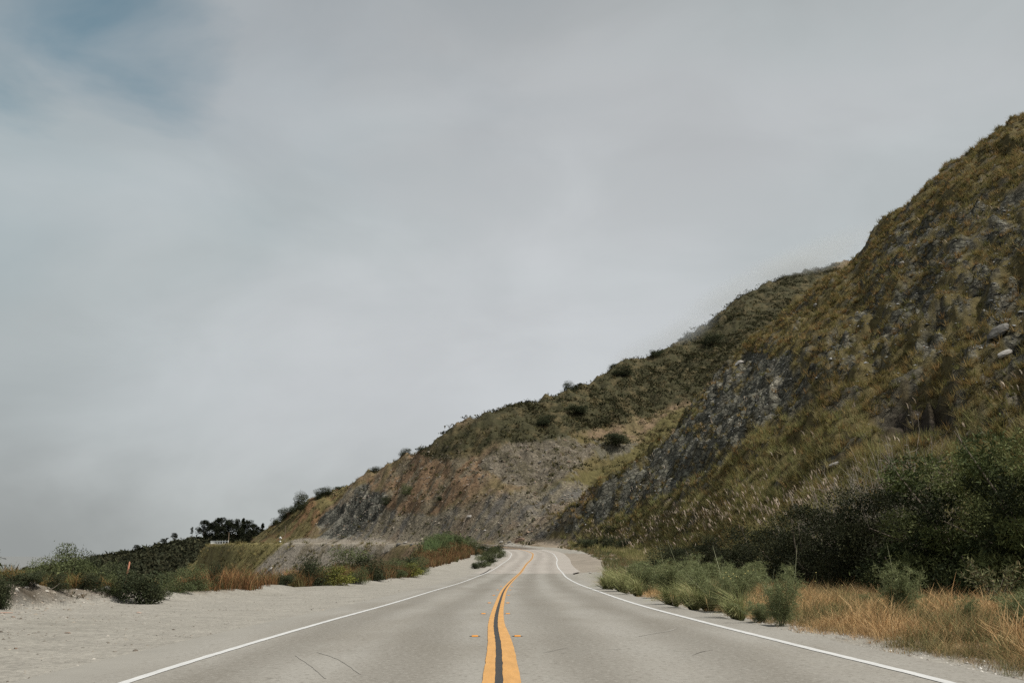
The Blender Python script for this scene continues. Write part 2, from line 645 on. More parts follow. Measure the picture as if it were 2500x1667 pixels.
# patches of ground cover, and one shaded hollow, outlined where they lie on the hillsides
P_ROCKA = [(1700, 985), (1745, 910), (1800, 862), (1880, 850), (1960, 905), (1975, 960), (1940, 1000), (1880, 1040), (1820, 1075), (1760, 1120), (1690, 1165),
           (1600, 1215), (1500, 1262), (1390, 1290), (1330, 1300), (1400, 1240), (1480, 1180), (1570, 1120), (1640, 1052)]
P_ROCKB = [(2160, 560), (2500, 430), (2700, 500), (2500, 900), (2380, 890), (2250, 870), (2180, 900), (2080, 930), (1960, 940), (1980, 860), (2080, 760)]
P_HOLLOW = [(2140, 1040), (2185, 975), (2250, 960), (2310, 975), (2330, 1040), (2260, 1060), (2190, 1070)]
P_SCRUB = [(1130, 1120), (1060, 1112), (1050, 1075), (1140, 1030), (1200, 985), (1290, 950), (1400, 910), (1520, 850), (1700, 770), (1850, 660), (1960, 620), (2070, 600),
           (2000, 710), (1900, 790), (1820, 850), (1760, 910), (1700, 975), (1600, 1010), (1500, 1035), (1400, 1060), (1300, 1075), (1200, 1095)]
P_SCREE = [(1190, 1090), (1340, 1070), (1460, 1085), (1480, 1120), (1400, 1150), (1330, 1175), (1270, 1190), (1210, 1180), (1170, 1130)]
P_RUST = [(1030, 1085), (1130, 1090), (1190, 1120), (1180, 1170), (1130, 1220), (1080, 1260), (1000, 1250), (940, 1230), (900, 1190), (960, 1130)]
P_GREY = [(860, 1190), (930, 1220), (1060, 1265), (1180, 1210), (1290, 1190), (1400, 1170), (1480, 1190), (1380, 1270), (1300, 1330), (1000, 1330), (880, 1330), (800, 1325), (830, 1250)]
P_CLIFF = [(905, 1175), (870, 1180), (830, 1210), (790, 1262), (765, 1300), (750, 1322), (800, 1324), (860, 1320), (905, 1275), (930, 1235), (925, 1200)]
P_LEFTG = [(600, 1330), (650, 1280), (740, 1225), (860, 1170), (850, 1200), (800, 1240), (770, 1290), (750, 1325), (690, 1330)]
P_EMB = [(690, 1318), (760, 1314), (950, 1316), (960, 1330), (860, 1385), (800, 1420), (640, 1440), (600, 1400), (650, 1360)]
P_EMBG = [(380, 1440), (405, 1400), (455, 1355), (510, 1325), (560, 1312), (640, 1326), (690, 1326), (660, 1350), (600, 1395), (560, 1430)]
P_GRSTRIP = [(1290, 1185), (1400, 1165), (1480, 1140), (1560, 1080), (1640, 1010), (1690, 985), (1650, 1050), (1560, 1125), (1440, 1190), (1300, 1205)]
P_PULL = [(1372, 1350), (1400, 1350), (1450, 1353), (1500, 1363), (1530, 1380), (1490, 1395), (1396, 1397), (1370, 1397), (1365, 1370)]


def masks(px, py, x, y, z, lat):
    M = {}
    M['rocka'] = soft(px, py, x, y, P_ROCKA, 34)
    M['rockb'] = soft(px, py, x, y, P_ROCKB, 60, 14)
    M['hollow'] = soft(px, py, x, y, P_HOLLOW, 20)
    far = (y > 232)
    M['scrub'] = soft(px, py, x, y, P_SCRUB, 22, 16) * far
    M['scree'] = soft(px, py, x, y, P_SCREE, 26, 14) * far
    M['rust'] = soft(px, py, x, y, P_RUST, 30, 14) * far
    M['grey'] = soft(px, py, x, y, P_GREY, 22, 14) * (y > 200)
    M['cliff'] = soft(px, py, x, y, P_CLIFF, 26, 12) * far
    M['leftg'] = soft(px, py, x, y, P_LEFTG, 14, 14) * far
    M['emb'] = soft(px, py, x, y, P_EMB, 14, 14) * (y > 170)
    M['embg'] = soft(px, py, x, y, P_EMBG, 14, 14) * (y > 170)
    M['gstrip'] = soft(px, py, x, y, P_GRSTRIP, 14, 14)
    return M


def C(*v):
    return np.array(v)


c_grass = C(.098, .080, .036)
c_rock = C(.102, .099, .078)
c_rockl = C(.18, .168, .135)
c_brown = C(.075, .058, .04)
c_rust = C(.165, .108, .066)
c_scree = C(.158, .138, .102)
c_scrub = C(.042, .044, .022)
c_dirt = C(.230, .217, .190)
c_soil = C(.20, .165, .125)


def mixc(a, b, t):
    return a * (1 - t[..., None]) + b * t[..., None]


def ground_colour(px, py, x, y, z, lat, M):
    n1 = fbm(x, y, 6, 4, 61)
    n2 = fbm(x, y, 1.6, 3, 62)
    n3 = fbm(x, y, 22, 3, 63)
    ridge = np.where(y > 232, fbm(x * .8 - y * .6, (x * .6 + y * .8) * .16, 2.6, 4, 65), fbm(x * 1.0 + y * .15, y * .2, 2.4, 4, 64))           # streaks that run down the slope
    one = np.ones(x.shape)
    c = mixc(one[..., None] * c_grass, c_brown, ss(n1 + .4 * n2, -.1, .55) * .7)
    rk = mixc(one[..., None] * c_rock, c_rockl, ss(n2 + ridge * .8, .1, .8) * .75)
    rk = mixc(rk, C(.045, .044, .036), ss(-n1 - ridge * .6, .1, .55) * .8)
    spur_rock = ss(n1 + n2 * .5 - n3 * .4, .12, .45) * .65
    c = mixc(c, rk, spur_rock)
    c = mixc(c, rk, M['rocka'] * ss(n1 + .6 * ridge, -.8, -.25))
    c = mixc(c, rk * .8, M['rockb'] * ss(n1 + n2 * .5, -.2, .15))
    c = mixc(c, C(.042, .034, .026), M['hollow'])  # shade in the overhung hollow put into the ground colour
    far = (y > 238)
    base2 = mixc(one[..., None] * C(.12, .095, .05), C(.15, .108, .068), ss(n1, -.3, .4))
    base2 = base2 * (1 + .25 * n2[..., None])
    c = np.where(((y > 238) & (px < 1330) | (y > 300))[..., None], base2, c)
    c = mixc(c, C(.088, .076, .032), M['gstrip'])
    gy = mixc(one[..., None] * c_scree, C(.10, .095, .085), ss(ridge + n1 * .5, -.1, .5))
    gy = mixc(gy, C(.15, .115, .08), ss(n3 + n1 * .5, 0, .5) * .7)
    c = mixc(c, gy, M['grey'] * .92)
    c = mixc(c, mixc(one[..., None] * C(.125, .108, .082), C(.085, .074, .05), ss(n1, -.1, .4)), M['scree'])
    c = mixc(c, mixc(one[..., None] * c_rust, C(.13, .11, .075), ss(ridge + n1, 0, .6)), M['rust'] * .9)
    c = mixc(c, mixc(one[..., None] * C(.062, .062, .052), C(.185, .175, .145), ss(ridge * 1.2 + n2 * .3, .1, .65)), M['cliff'])
    c = mixc(c, mixc(one[..., None] * C(.12, .10, .045), C(.14, .085, .045), ss(n1, 0, .4)), M['leftg'])
    c = mixc(c, mixc(one[..., None] * C(.038, .037, .019), C(.072, .060, .030), ss(n1 + n3 * .5, .05, .6)), M['scrub'] * .92)
    c = mixc(c, mixc(one[..., None] * C(.215, .19, .155), C(.15, .128, .092), ss(ridge + n1, .1, .7)), M['emb'])
    c = mixc(c, mixc(one[..., None] * C(.17, .145, .062), C(.12, .10, .045), ss(n1 + n2, 0, .5)), M['embg'])
    dark = (y > 640)
    c = np.where(dark[..., None], C(.034, .035, .02) * (1 + .5 * n3[..., None]), c)
    # low ground: dirt of the turnout and verge
    low = (1 - ss(z - np.where(y > 180, 2.5, 0), 1.0, 2.5)) * (y < 235)
    flat = ((lat < 0) & (lat > -14) & (y < 200)) * (1 - ss(turn_edge(x, y) + .8 * n2, .1, 1.0))
    dirt = mixc(one[..., None] * c_dirt, C(.215, .203, .176), ss(n3 + n1 * .6, -.1, .5) * ss(-lat, 5.0, 8.5))
    verge = mixc(one[..., None] * c_soil, C(.13, .10, .065), ss(n1, -.1, .4))
    c = mixc(c, verge, low * (np.abs(lat) < 40))
    nearroad = np.where(lat > 0, ss(-lat + .4 * n2, -5.9, -5.2), ss(lat, -9.0, -6.5)) * (np.abs(lat) < 12)
    nearroad = nearroad * ((y < 190) | (np.abs(lat) < 5.6) | ((lat > 0) & (lat < 8)))
    nearroad = np.maximum(nearroad, (lat > 0) * (lat < 9) * (y < 235) * ss(y, 60, 75))
    c = mixc(c, dirt, np.maximum(low * flat, nearroad * (lat < 900)))
    c = mixc(c, C(.215, .188, .155) * (1 + .12 * n1[..., None]), inpoly(px + 3 * n2, py + 1.2 * n2, P_PULL) * (y < 190) * (lat > 4) * 1.0)
    # veg floor on the mound and behind the turnout edge
    veg = ss(turn_edge(x, y) + .8 * n2, .2, 1.4) * (lat > -60) * (lat < -5) * (y < 190) * (y > 34)
    c = mixc(c, C(.085, .068, .04), veg * .85)
    berm = ((lat < -9) & (lat > -15) & (y < 40)) * ss(z, .03, .2)
    c = mixc(c, mixc(one[..., None] * C(.145, .125, .10), C(.07, .058, .043), ss(n2 + n1, 0, .5)), berm * 1.0)
    rkm = np.clip(spur_rock * (y < 236) * (z > 1.5) + M['rocka'] + M['rockb'] * ss(n1 + n2 * .5, -.2, .15) + M['cliff'] + .55 * M['grey'] + .5 * M['scree'] + .35 * M['rust'] + .4 * M['emb'], 0, 1)
    rkm = rkm * (np.abs(lat) > 10) * (y < 640)
    return np.concatenate([np.clip(c, .01, .8), rkm[..., None]], -1)


GM = masks(GPX, GPY, GX, GY, GZ, GLAT)
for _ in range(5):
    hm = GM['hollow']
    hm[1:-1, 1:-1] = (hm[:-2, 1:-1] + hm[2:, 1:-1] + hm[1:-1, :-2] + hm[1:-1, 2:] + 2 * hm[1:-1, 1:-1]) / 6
# cut rock faces: real relief where the slate shows
rel = (GM['rocka'] * .9 + GM['rockb'] * .4 + GM['cliff'] * 1.2 + GM['grey'] * .5)
streak = 1 - 2 * np.abs(np.where(GY > 232, fbm(GX * .8 - GY * .6, (GX * .6 + GY * .8) * .18, 3.4, 4, 73), fbm(GX + .15 * GY, GY * .22, 3.2, 4, 71)))
GZ = GZ + rel * (np.abs(GLAT) > 14) * (streak * .45 + fbm(GX, GY, 1.7, 3, 72) * .45 - .3)
GZ = GZ - GM['hollow'] * 1.4
GC = ground_colour(GPX, GPY, GX, GY, GZ, GLAT, GM)

idx = np.arange(NTh * NR).reshape(NTh, NR)
q = np.stack([idx[:-1, :-1], idx[:-1, 1:], idx[1:, 1:], idx[1:, :-1]], -1).reshape(-1, 4)[:, ::-1]
V = np.stack([GX, GY, GZ], -1).reshape(-1, 3)
# close the ring behind and the hub under the viewpoint
wrap = np.stack([idx[-1, :-1], idx[-1, 1:], idx[0, 1:], idx[0, :-1]], -1)[:, ::-1]
hub = len(V)
V = np.vstack([V, [[0, 0, -.03]]])
hubq = np.stack([idx[:-1, 0], np.full(NTh - 1, hub), idx[1:, 0], idx[1:, 0]], -1)

m = bpy.data.materials.new('ground')
m.use_nodes = True
t = NT(m.node_tree)
b = t.n['Principled BSDF']
b.inputs['Roughness'].default_value = .95
b.inputs['Specular IOR Level'].default_value = .1
at = t.new('ShaderNodeAttribute', attribute_name='Col')
g = t.new('ShaderNodeNewGeometry')
pos = g.outputs['Position']
f1 = t.ramp(t.noise(pos, 1.1, 8, .68), .25, .75, .62, 1.38)
f2 = t.ramp(t.noise(pos, 11, 6, .78), .3, .7, .72, 1.28)
v1 = t.new('ShaderNodeVectorMath', operation='SCALE')
t.link(at.outputs['Color'], v1.inputs[0])
t.link(t.math('MULTIPLY', f1, f2), v1.inputs['Scale'])
# fractured rock where the slate shows: angular cells of their own tone, dark joints between them
mpv = t.new('ShaderNodeMapping')
mpv.inputs['Scale'].default_value = (1.0, .7, 1.5)
mpv.inputs['Rotation'].default_value = (.5, .35, .6)
wrp = t.new('ShaderNodeVectorMath', operation='ADD')
nv = t.new('ShaderNodeTexNoise')
nv.inputs['Scale'].default_value = .8
nv.inputs['Detail'].default_value = 8
nv.inputs['Roughness'].default_value = .75
t.link(pos, nv.inputs['Vector'])
t.link(pos, wrp.inputs[0])
t.link(nv.outputs['Color'], wrp.inputs[1])
t.link(wrp.outputs[0], mpv.inputs[0])


def cells(sc_):
    a_ = t.new('ShaderNodeTexVoronoi', feature='F1')
    a_.inputs['Scale'].default_value = sc_
    t.link(mpv.outputs[0], a_.inputs['Vector'])
    b_ = t.new('ShaderNodeTexVoronoi', feature='DISTANCE_TO_EDGE')
    b_.inputs['Scale'].default_value = sc_
    t.link(mpv.outputs[0], b_.inputs['Vector'])
    return a_, b_


v1a, v1b = cells(.75)
v2a, v2b = cells(2.6)
sc1 = t.new('ShaderNodeSeparateColor')
t.link(v1a.outputs['Color'], sc1.inputs[0])
sc2 = t.new('ShaderNodeSeparateColor')
t.link(v2a.outputs['Color'], sc2.inputs[0])
tone = t.math('MULTIPLY', t.ramp(sc1.outputs[0], 0, 1, .86, 1.24), t.ramp(sc2.outputs[0], 0, 1, .78, 1.38))
tone = t.math('MULTIPLY', tone, t.ramp(v1b.outputs['Distance'], .0, .12, .72, 1.0))
tone = t.math('MULTIPLY', tone, t.ramp(v2b.outputs['Distance'], .0, .07, .80, 1.0))
tone = t.math('ADD', 1.0, t.math('MULTIPLY', t.math('SUBTRACT', tone, 1.0), at.outputs['Alpha']))
v2 = t.new('ShaderNodeVectorMath', operation='SCALE')
t.link(v1.outputs[0], v2.inputs[0])
t.link(tone, v2.inputs['Scale'])
t.link(v2.outputs[0], b.inputs['Base Color'])
rb = t.new('ShaderNodeBump')
rb.inputs['Distance'].default_value = .45
t.link(at.outputs['Alpha'], rb.inputs['Strength'])
t.link(t.math('ADD', t.math('MULTIPLY', sc1.outputs[1], .8), t.math('ADD', t.math('MULTIPLY', sc2.outputs[1], .5), t.ramp(v1b.outputs['Distance'], 0, .12, 0, .6))), rb.inputs['Height'])
bp = t.new('ShaderNodeBump')
t.link(rb.outputs[0], bp.inputs['Normal'])
bp.inputs['Distance'].default_value = .6
bp.inputs['Strength'].default_value = .8
t.link(t.noise(pos, 1.1, 9, .74), bp.inputs['Height'])
bp2 = t.new('ShaderNodeBump')
bp2.inputs['Distance'].default_value = .012
t.link(t.noise(pos, 30, 5, .7), bp2.inputs['Height'])
t.link(bp.outputs[0], bp2.inputs['Normal'])
# only the hillsides get the coarse bump: steep ground
t.link(bp2.outputs[0], b.inputs['Normal'])
M_ground = m
sepn = t.new('ShaderNodeSeparateXYZ')
t.link(g.outputs['True Normal'], sepn.inputs[0])
t.link(t.ramp(sepn.outputs[2], .97, .88, .06, .8), bp.inputs['Strength'])
t.link(t.math('MULTIPLY', f2, t.math('ADD', 1.0, t.math('MULTIPLY', t.math('SUBTRACT', f1, 1.0), t.ramp(sepn.outputs[2], .97, .88, .32, 1.0)))), v1.inputs['Scale'])

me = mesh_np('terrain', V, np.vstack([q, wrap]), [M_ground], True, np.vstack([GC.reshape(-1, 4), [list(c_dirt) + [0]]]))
obj('terrain', me, kind='structure', label='ground rising into steep grass and rock hillsides beside the road')


def gz(x, y):
    """height of the built terrain (bilinear on its own vertices)"""
    x = np.asarray(x, float)
    y = np.asarray(y, float)
    th = np.arctan2(x, y)
    r = np.hypot(x, y)
    i = np.interp(th, th_all, np.arange(NTh))
    j = np.interp(r, rr, np.arange(NR))
    return lookup(GZ, i, j)


def lookup(A, i, j):
    i = np.clip(i, 0, NTh - 1.001)
    j = np.clip(j, 0, NR - 1.001)
    i0 = i.astype(int)
    j0 = j.astype(int)
    u = i - i0
    v = j - j0
    if A.ndim == 3:
        u = u[..., None]
        v = v[..., None]
    return (A[i0, j0] * (1 - u) + A[i0 + 1, j0] * u) * (1 - v) + (A[i0, j0 + 1] * (1 - u) + A[i0 + 1, j0 + 1] * u) * v


def drop(px, py, dmin=4.0, dmax=1200.0):
    """where the line of sight through a point of the photograph meets the ground"""
    x, y, z = ray(px, py)
    d = np.geomspace(dmin, dmax, 4000)
    X = x / y * d
    Z = CH + z / y * d
    H = gz(X, d)
    k = np.nonzero(H > Z)[0]
    k = k[0] if len(k) else len(d) - 1
    return float(X[k]), float(d[k]), float(H[k])


def at_d(px, d):
    X = (px - 1250) / (F * CT + (1351 - 833.5) * ST) * d
    return X, d, float(gz(X, d))
# ===PART2===

# ------------------------------------------------------------------ road
S_CON = s_at_y(89.0)
S_FAR = s_at_y(194.5)
TOTAL = RS[-1]


def road_pt(s, lat, dz=0.0):
    s = np.asarray(s, float)
    x = np.interp(s, RS, RD[:, 0]) + np.interp(s, RS, RN[:, 0]) * lat
    y = np.interp(s, RS, RD[:, 1]) + np.interp(s, RS, RN[:, 1]) * lat
    z = np.interp(s, RS, RD[:, 2]) + dz
    return np.stack([x, y, z], -1)


def wl_(s):
    return np.interp(s, RS, RD[:, 3])


def wr_(s):
    return np.interp(s, RS, RD[:, 4])


def ribbon(name, s, lats, dz, mt, **kw):
    """lats: list of arrays (one per column) of lateral offsets"""
    n = len(s)
    k = len(lats)
    P = np.stack([road_pt(s, l, dz) for l in lats], 1).reshape(-1, 3)
    uv = np.stack([np.stack([np.broadcast_to(l, s.shape), s], -1) for l in lats], 1).reshape(-1, 2)
    i = np.arange(n * k).reshape(n, k)
    f = np.stack([i[:-1, :-1], i[:-1, 1:], i[1:, 1:], i[1:, :-1]], -1).reshape(-1, 4)
    return obj(name, mesh_np(name, P, f, [mt], True, None, uv), **kw)


def road_mat(name, base, alt, shoulder=None, seam=False):
    m = bpy.data.materials.new(name)
    m.use_nodes = True
    t = NT(m.node_tree)
    b = t.n['Principled BSDF']
    b.inputs['Roughness'].default_value = .82
    b.inputs['Specular IOR Level'].default_value = .22
    uv = t.new('ShaderNodeUVMap', uv_map='UVMap').outputs[0]
    sp = t.new('ShaderNodeSeparateXYZ')
    t.link(uv, sp.inputs[0])
    u = sp.outputs[0]
    v = sp.outputs[1]
    stretch = t.new('ShaderNodeMapping')
    stretch.inputs['Scale'].default_value = (1.0, .16, 1)
    t.link(uv, stretch.inputs[0])
    cross = t.new('ShaderNodeMapping')
    cross.inputs['Scale'].default_value = (.25, .9, 1)
    t.link(uv, cross.inputs[0])
    # polished wheel tracks against the dustier crown and centre
    wob = t.math('MULTIPLY', t.math('SUBTRACT', t.noise(stretch.outputs[0], .5, 3), .5), 1.0)
    au = t.math('ABSOLUTE', t.math('ADD', u, wob))
    lane = t.math('ABSOLUTE', t.math('SUBTRACT', au, 1.95))
    track = t.ramp(t.math('ABSOLUTE', t.math('SUBTRACT', lane, .85)), .05, .8, 1.0, 0.0)
    big = t.ramp(t.noise(stretch.outputs[0], .8, 5, .6), .35, .68)
    patch = t.ramp(t.noise(uv, .22, 4, .6), .38, .66)
    c = t.mix(t.math('MULTIPLY', big, .65), base, alt)
    c = t.mix(t.math('MULTIPLY', patch, .5), c, tuple(x * 1.13 for x in base))
    c = t.mix(t.math('MULTIPLY', track, .55), c, tuple(x * .78 for x in alt))
    speck = t.noise(uv, 55, 3, .8)
    c = t.mix(t.ramp(speck, .36, .3, 0, .55), c, (.09, .08, .068))
    c = t.mix(t.ramp(speck, .64, .72, 0, .5), c, (.36, .33, .29))
    sp2 = t.noise(uv, 16, 5, .75)
    c = t.mix(t.ramp(sp2, .47, .33, 0, .95), c, tuple(x * .66 for x in alt))
    c = t.mix(t.ramp(sp2, .54, .66, 0, .8), c, tuple(x * 1.25 for x in base))
    sp3 = t.noise(uv, 5.5, 6, .8)
    c = t.mix(t.ramp(sp3, .47, .32, 0, .55), c, tuple(x * .70 for x in alt))
    c = t.mix(t.ramp(sp3, .56, .70, 0, .3), c, tuple(x * 1.18 for x in base))
    st2 = t.noise(cross.outputs[0], 4.5, 6, .7)
    c = t.mix(t.ramp(st2, .58, .72, 0, .22), c, tuple(x * .62 for x in alt))
    if shoulder:
        e = t.math('ADD', u, t.math('MULTIPLY', t.math('SUBTRACT', t.noise(uv, .9, 5, .65), .5), 1.5))
        shn = t.mix(t.ramp(t.noise(uv, .6, 5, .65), .35, .65), shoulder, tuple(x * .9 for x in shoulder))
        c = t.mix(t.ramp(e, -3.5, -4.6), c, shn)
    if seam:
        d = t.math('ABSOLUTE', t.math('SUBTRACT', u, -.4))
    t.link(c, b.inputs['Base Color'])
    bp = t.new('ShaderNodeBump')
    bp.inputs['Distance'].default_value = .004
    bp.inputs['Strength'].default_value = .7
    t.link(speck, bp.inputs['Height'])
    t.link(bp.outputs[0], b.inputs['Normal'])
    return m


M_asph = road_mat('asphalt', (.228, .217, .194), (.168, .152, .126), (.228, .216, .190))
M_conc = road_mat('pale_slab', (.292, .268, .240), (.262, .238, .210), (.228, .216, .190))
M_old = road_mat('brown_asphalt', (.118, .098, .076), (.098, .08, .062))

s1 = np.linspace(s_at_y(-50), S_CON, 220)
s2 = np.linspace(S_CON, S_FAR, 140)
s3 = np.linspace(S_FAR, TOTAL - 1, 200)
cols5 = lambda s, a, b_: [-(wl_(s) + a), -(wl_(s) + a * .4), -1.9 + 0 * s, 0 * s, 1.9 + 0 * s, wr_(s) + b_ * .5, wr_(s) + b_]
road = ribbon('road', s1, cols5(s1, 1.1, .82), 0, M_asph, kind='structure', label='worn grey two-lane asphalt road running away from the viewer')
slab = ribbon('concrete_road', s2, cols5(s2, 1.25, np.interp(s2, [S_CON, S_CON + 7, S_FAR - 12, S_FAR], [.82, 1.8, 1.8, .9])), 0.0, M_conc, kind='structure', label='pale section of road surface through the bend')
farr = ribbon('far_road', s3, cols5(s3, .9, .9), 0, M_old, kind='structure', label='darker brown stretch of road curving off beyond the bend')


def paint(name, base, wear):
    m = bpy.data.materials.new(name)
    m.use_nodes = True
    t = NT(m.node_tree)
    b = t.n['Principled BSDF']
    b.inputs['Roughness'].default_value = .65
    b.inputs['Specular IOR Level'].default_value = .25
    uv = t.new('ShaderNodeUVMap', uv_map='UVMap').outputs[0]
    st = t.new('ShaderNodeMapping')
    st.inputs['Scale'].default_value = (3.0, .5, 1)
    t.link(uv, st.inputs[0])
    n = t.noise(st.outputs[0], 3, 6, .7)
    n2 = t.noise(uv, 22, 6, .85)
    c = t.mix(t.ramp(n, .3, .7), base, tuple(x * .80 for x in base))
    c = t.mix(t.ramp(n2, .56, .68, 0, wear), c, (.2, .18, .15))
    t.link(c, b.inputs['Base Color'])
    return m


M_yel = paint('yellow_paint', (.50, .270, .088), .7)
M_wht = paint('white_paint', (.50, .50, .49), .6)
M_blk = paint('black_paint', (.036, .035, .034), .5)


def stripe(name, sa, sb, fl, fr, mt, parent, dz=.005, jit=.006, n=None, seed=0, **kw):
    n = n or int((sb - sa) / .12) if sb - sa < 90 else n or 500
    s = np.linspace(sa, sb, n)
    j1 = fbm(s, s * 0 + seed, .5, 3, 80) * jit
    j2 = fbm(s, s * 0 + seed + 9, .5, 3, 81) * jit
    kw.setdefault('label', None)
    return ribbon(name, s, [fl(s) + j1, fr(s) + j2], dz, mt, parent=parent, **kw)


Yt = lambda s: np.interp(s, RS, RD[:, 1])
# stripe widths: freshly and broadly painted near the viewer, narrower beyond
lw = lambda s: np.interp(Yt(s), [8, 12, 17, 24, 40], [.128, .115, .10, .095, .098])
rw = lambda s: np.interp(Yt(s), [8, 12, 16, 19, 24, 40], [.178, .168, .158, .125, .108, .098])
gp = lambda s: np.interp(Yt(s), [8, 15, 24, 40, 80], [.041, .038, .039, .036, .022])
for par, a_, b_ in ((road, s_at_y(2), S_CON), (slab, S_CON, S_FAR), (farr, S_FAR, TOTAL - 2)):
    stripe('yellow_line', a_, b_, lambda s: -gp(s) - lw(s), lambda s: -gp(s), M_yel, par, .008)
    stripe('yellow_line', a_, b_, lambda s: gp(s), lambda s: gp(s) + rw(s), M_yel, par, .008)
    if par is not farr:
        stripe('black_line', a_, b_, lambda s: -gp(s) - .004, lambda s: gp(s) + .004, M_blk, par, .004)
    stripe('white_edge_line', a_, b_, lambda s: -wl_(s) - .055, lambda s: -wl_(s) + .055, M_wht, par, .006, .008, seed=3)
    stripe('white_edge_line', a_, b_, lambda s: wr_(s) - .065, lambda s: wr_(s) + .065, M_wht, par, .006, .008, seed=5)

# tar seam, cracks and skid marks on the surface
M_tar = mat('tar', (.045, .04, .036), .7)
M_skid = mat('skid', (.219, .207, .183), .8)


def trace(name, pts, w_, mt, parent, dz=.004, **kw):
    """a thin line on the road through points of the photograph"""
    P = np.array([unproj(px, py, 1.0) for px, py in pts])
    out = []
    for px, py in pts:
        x, y, z = ray(px, py)
        d = np.geomspace(4, 260, 1500)
        _, zr, _ = lateral(x / y * d, d)
        k_ = np.nonzero(zr > CH + z / y * d)[0][0]
        out.append((x / y * d[k_], d[k_], zr[k_] + dz))
    P = catmull(np.array(out), 6)
    T = np.gradient(P[:, :2], axis=0)
    T /= np.linalg.norm(T, axis=1)[:, None] + 1e-9
    N = np.stack([T[:, 1], -T[:, 0]], 1)
    ww = w_ * np.sin(np.linspace(.15, math.pi - .15, len(P))) ** .5
    ww = ww * (1 + .5 * fbm(P[:, 0] * 3, P[:, 1] * 3, .6, 2, 90))
    A = P.copy()
    B = P.copy()
    A[:, :2] -= N * ww[:, None] / 2
    B[:, :2] += N * ww[:, None] / 2
    V = np.stack([A, B], 1).reshape(-1, 3)
    i = np.arange(len(V)).reshape(-1, 2)
    f = np.stack([i[:-1, 0], i[:-1, 1], i[1:, 1], i[1:, 0]], -1)
    return obj(name, mesh_np(name, V, f, [mt]), parent=parent, **kw)


trace('tar_seam', [(1172, 1402), (1180, 1399), (1190, 1393.5), (1199, 1387)], .16, M_tar, slab, .006)
trace('crack', [(1484, 1585), (1500, 1585.4), (1517, 1585)], .012, M_tar, road)
trace('crack', [(1690, 1600), (1707, 1593), (1722, 1589), (1742, 1587)], .010, M_tar, road)
trace('crack', [(1322, 1594), (1345, 1590), (1370, 1584), (1392, 1582)], .007, M_tar, road)
trace('crack', [(1370, 1594.5), (1384, 1593.8)], .012, M_tar, road)
trace('crack', [(650, 1656), (668, 1656)], .012, M_tar, road)
trace('crack', [(1157, 1634), (1170, 1634.5)], .008, M_tar, road)
trace('skid_mark', [(722, 1600), (748, 1615), (775, 1634), (795, 1656)], .055, M_skid, road)
trace('skid_mark', [(775, 1592), (815, 1603), (845, 1618), (880, 1645)], .055, M_skid, road)
trace('skid_mark', [(1560, 1553), (1600, 1545), (1632, 1540), (1655, 1532)], .055, M_skid, road)


M_scuff = mat('rust_scuff', (.20, .13, .09), .85)
for pts in ([(1209, 1395), (1222, 1395.5)], [(1216, 1387.5), (1226, 1388)], [(1223, 1382.5), (1232, 1383)], [(1250, 1391.5), (1260, 1392)], [(1257, 1386), (1266, 1386.3)], [(1262, 1380.5), (1269, 1381)],
            [(1300, 1377), (1308, 1377.5)], [(1340, 1375.5), (1349, 1376)]):
    trace('scuff', [pts[0], ((pts[0][0] + pts[1][0]) / 2, (pts[0][1] + pts[1][1]) / 2), pts[1]], .28, M_scuff, slab, .006)


# ------------------------------------------------------------------ raised markers
def box_me(name, sx, sy, sz, bev, mt):
    """a tapered box: wide foot, narrower top"""
    v = []
    for z_, k_ in ((0, 1.0), (sz * .35, .97), (sz, bev)):
        v += [(-sx / 2 * (k_ if z_ < sz else 1 - (1 - bev) * .35), -sy / 2 * k_, z_), (sx / 2 * (k_ if z_ < sz else 1 - (1 - bev) * .35), -sy / 2 * k_, z_),
              (sx / 2 * (k_ if z_ < sz else 1 - (1 - bev) * .35), sy / 2 * k_, z_), (-sx / 2 * (k_ if z_ < sz else 1 - (1 - bev) * .35), sy / 2 * k_, z_)]
    f = []
    for l_ in (0, 4):
        for i in range(4):
            j = (i + 1) % 4
            f.append((l_ + i, l_ + j, l_ + 4 + j, l_ + 4 + i))
    f += [(8, 9, 10, 11), (3, 2, 1, 0)]
    return mesh_np(name, np.array(v, float), np.array(f), [mt])


M_amb = mat('amber_lens', (.62, .25, .03), .35, spec=.5)
M_body = mat('marker_body', (.42, .21, .06), .7, var=.2, vscale=60)
M_black = mat('adhesive', (.05, .045, .04), .8)
me_mb = box_me('marker_body', .105, .10, .02, .55, M_body)
me_ml = mesh_np('marker_lens', np.array([(-.043, -.0525, .004), (.043, -.0525, .004), (.040, -.032, .0195), (-.040, -.032, .0195)]), np.array([(0, 1, 2, 3)]), [M_amb])
ang_ = np.linspace(0, 2 * math.pi, 14, endpoint=False)
pad = np.stack([np.cos(ang_) * (.085 + .012 * np.sin(3 * ang_)), np.sin(ang_) * (.07 + .008 * np.cos(4 * ang_)), 0 * ang_ + .0055], -1)
me_mp = mesh_np('adhesive_pad', np.vstack([pad, [[0, 0, .0055]]]), np.array([(i, (i + 1) % 14, 14) for i in range(14)]), [M_black])
ords = ['first', 'second', 'third', 'fourth', 'fifth', 'sixth', 'seventh']
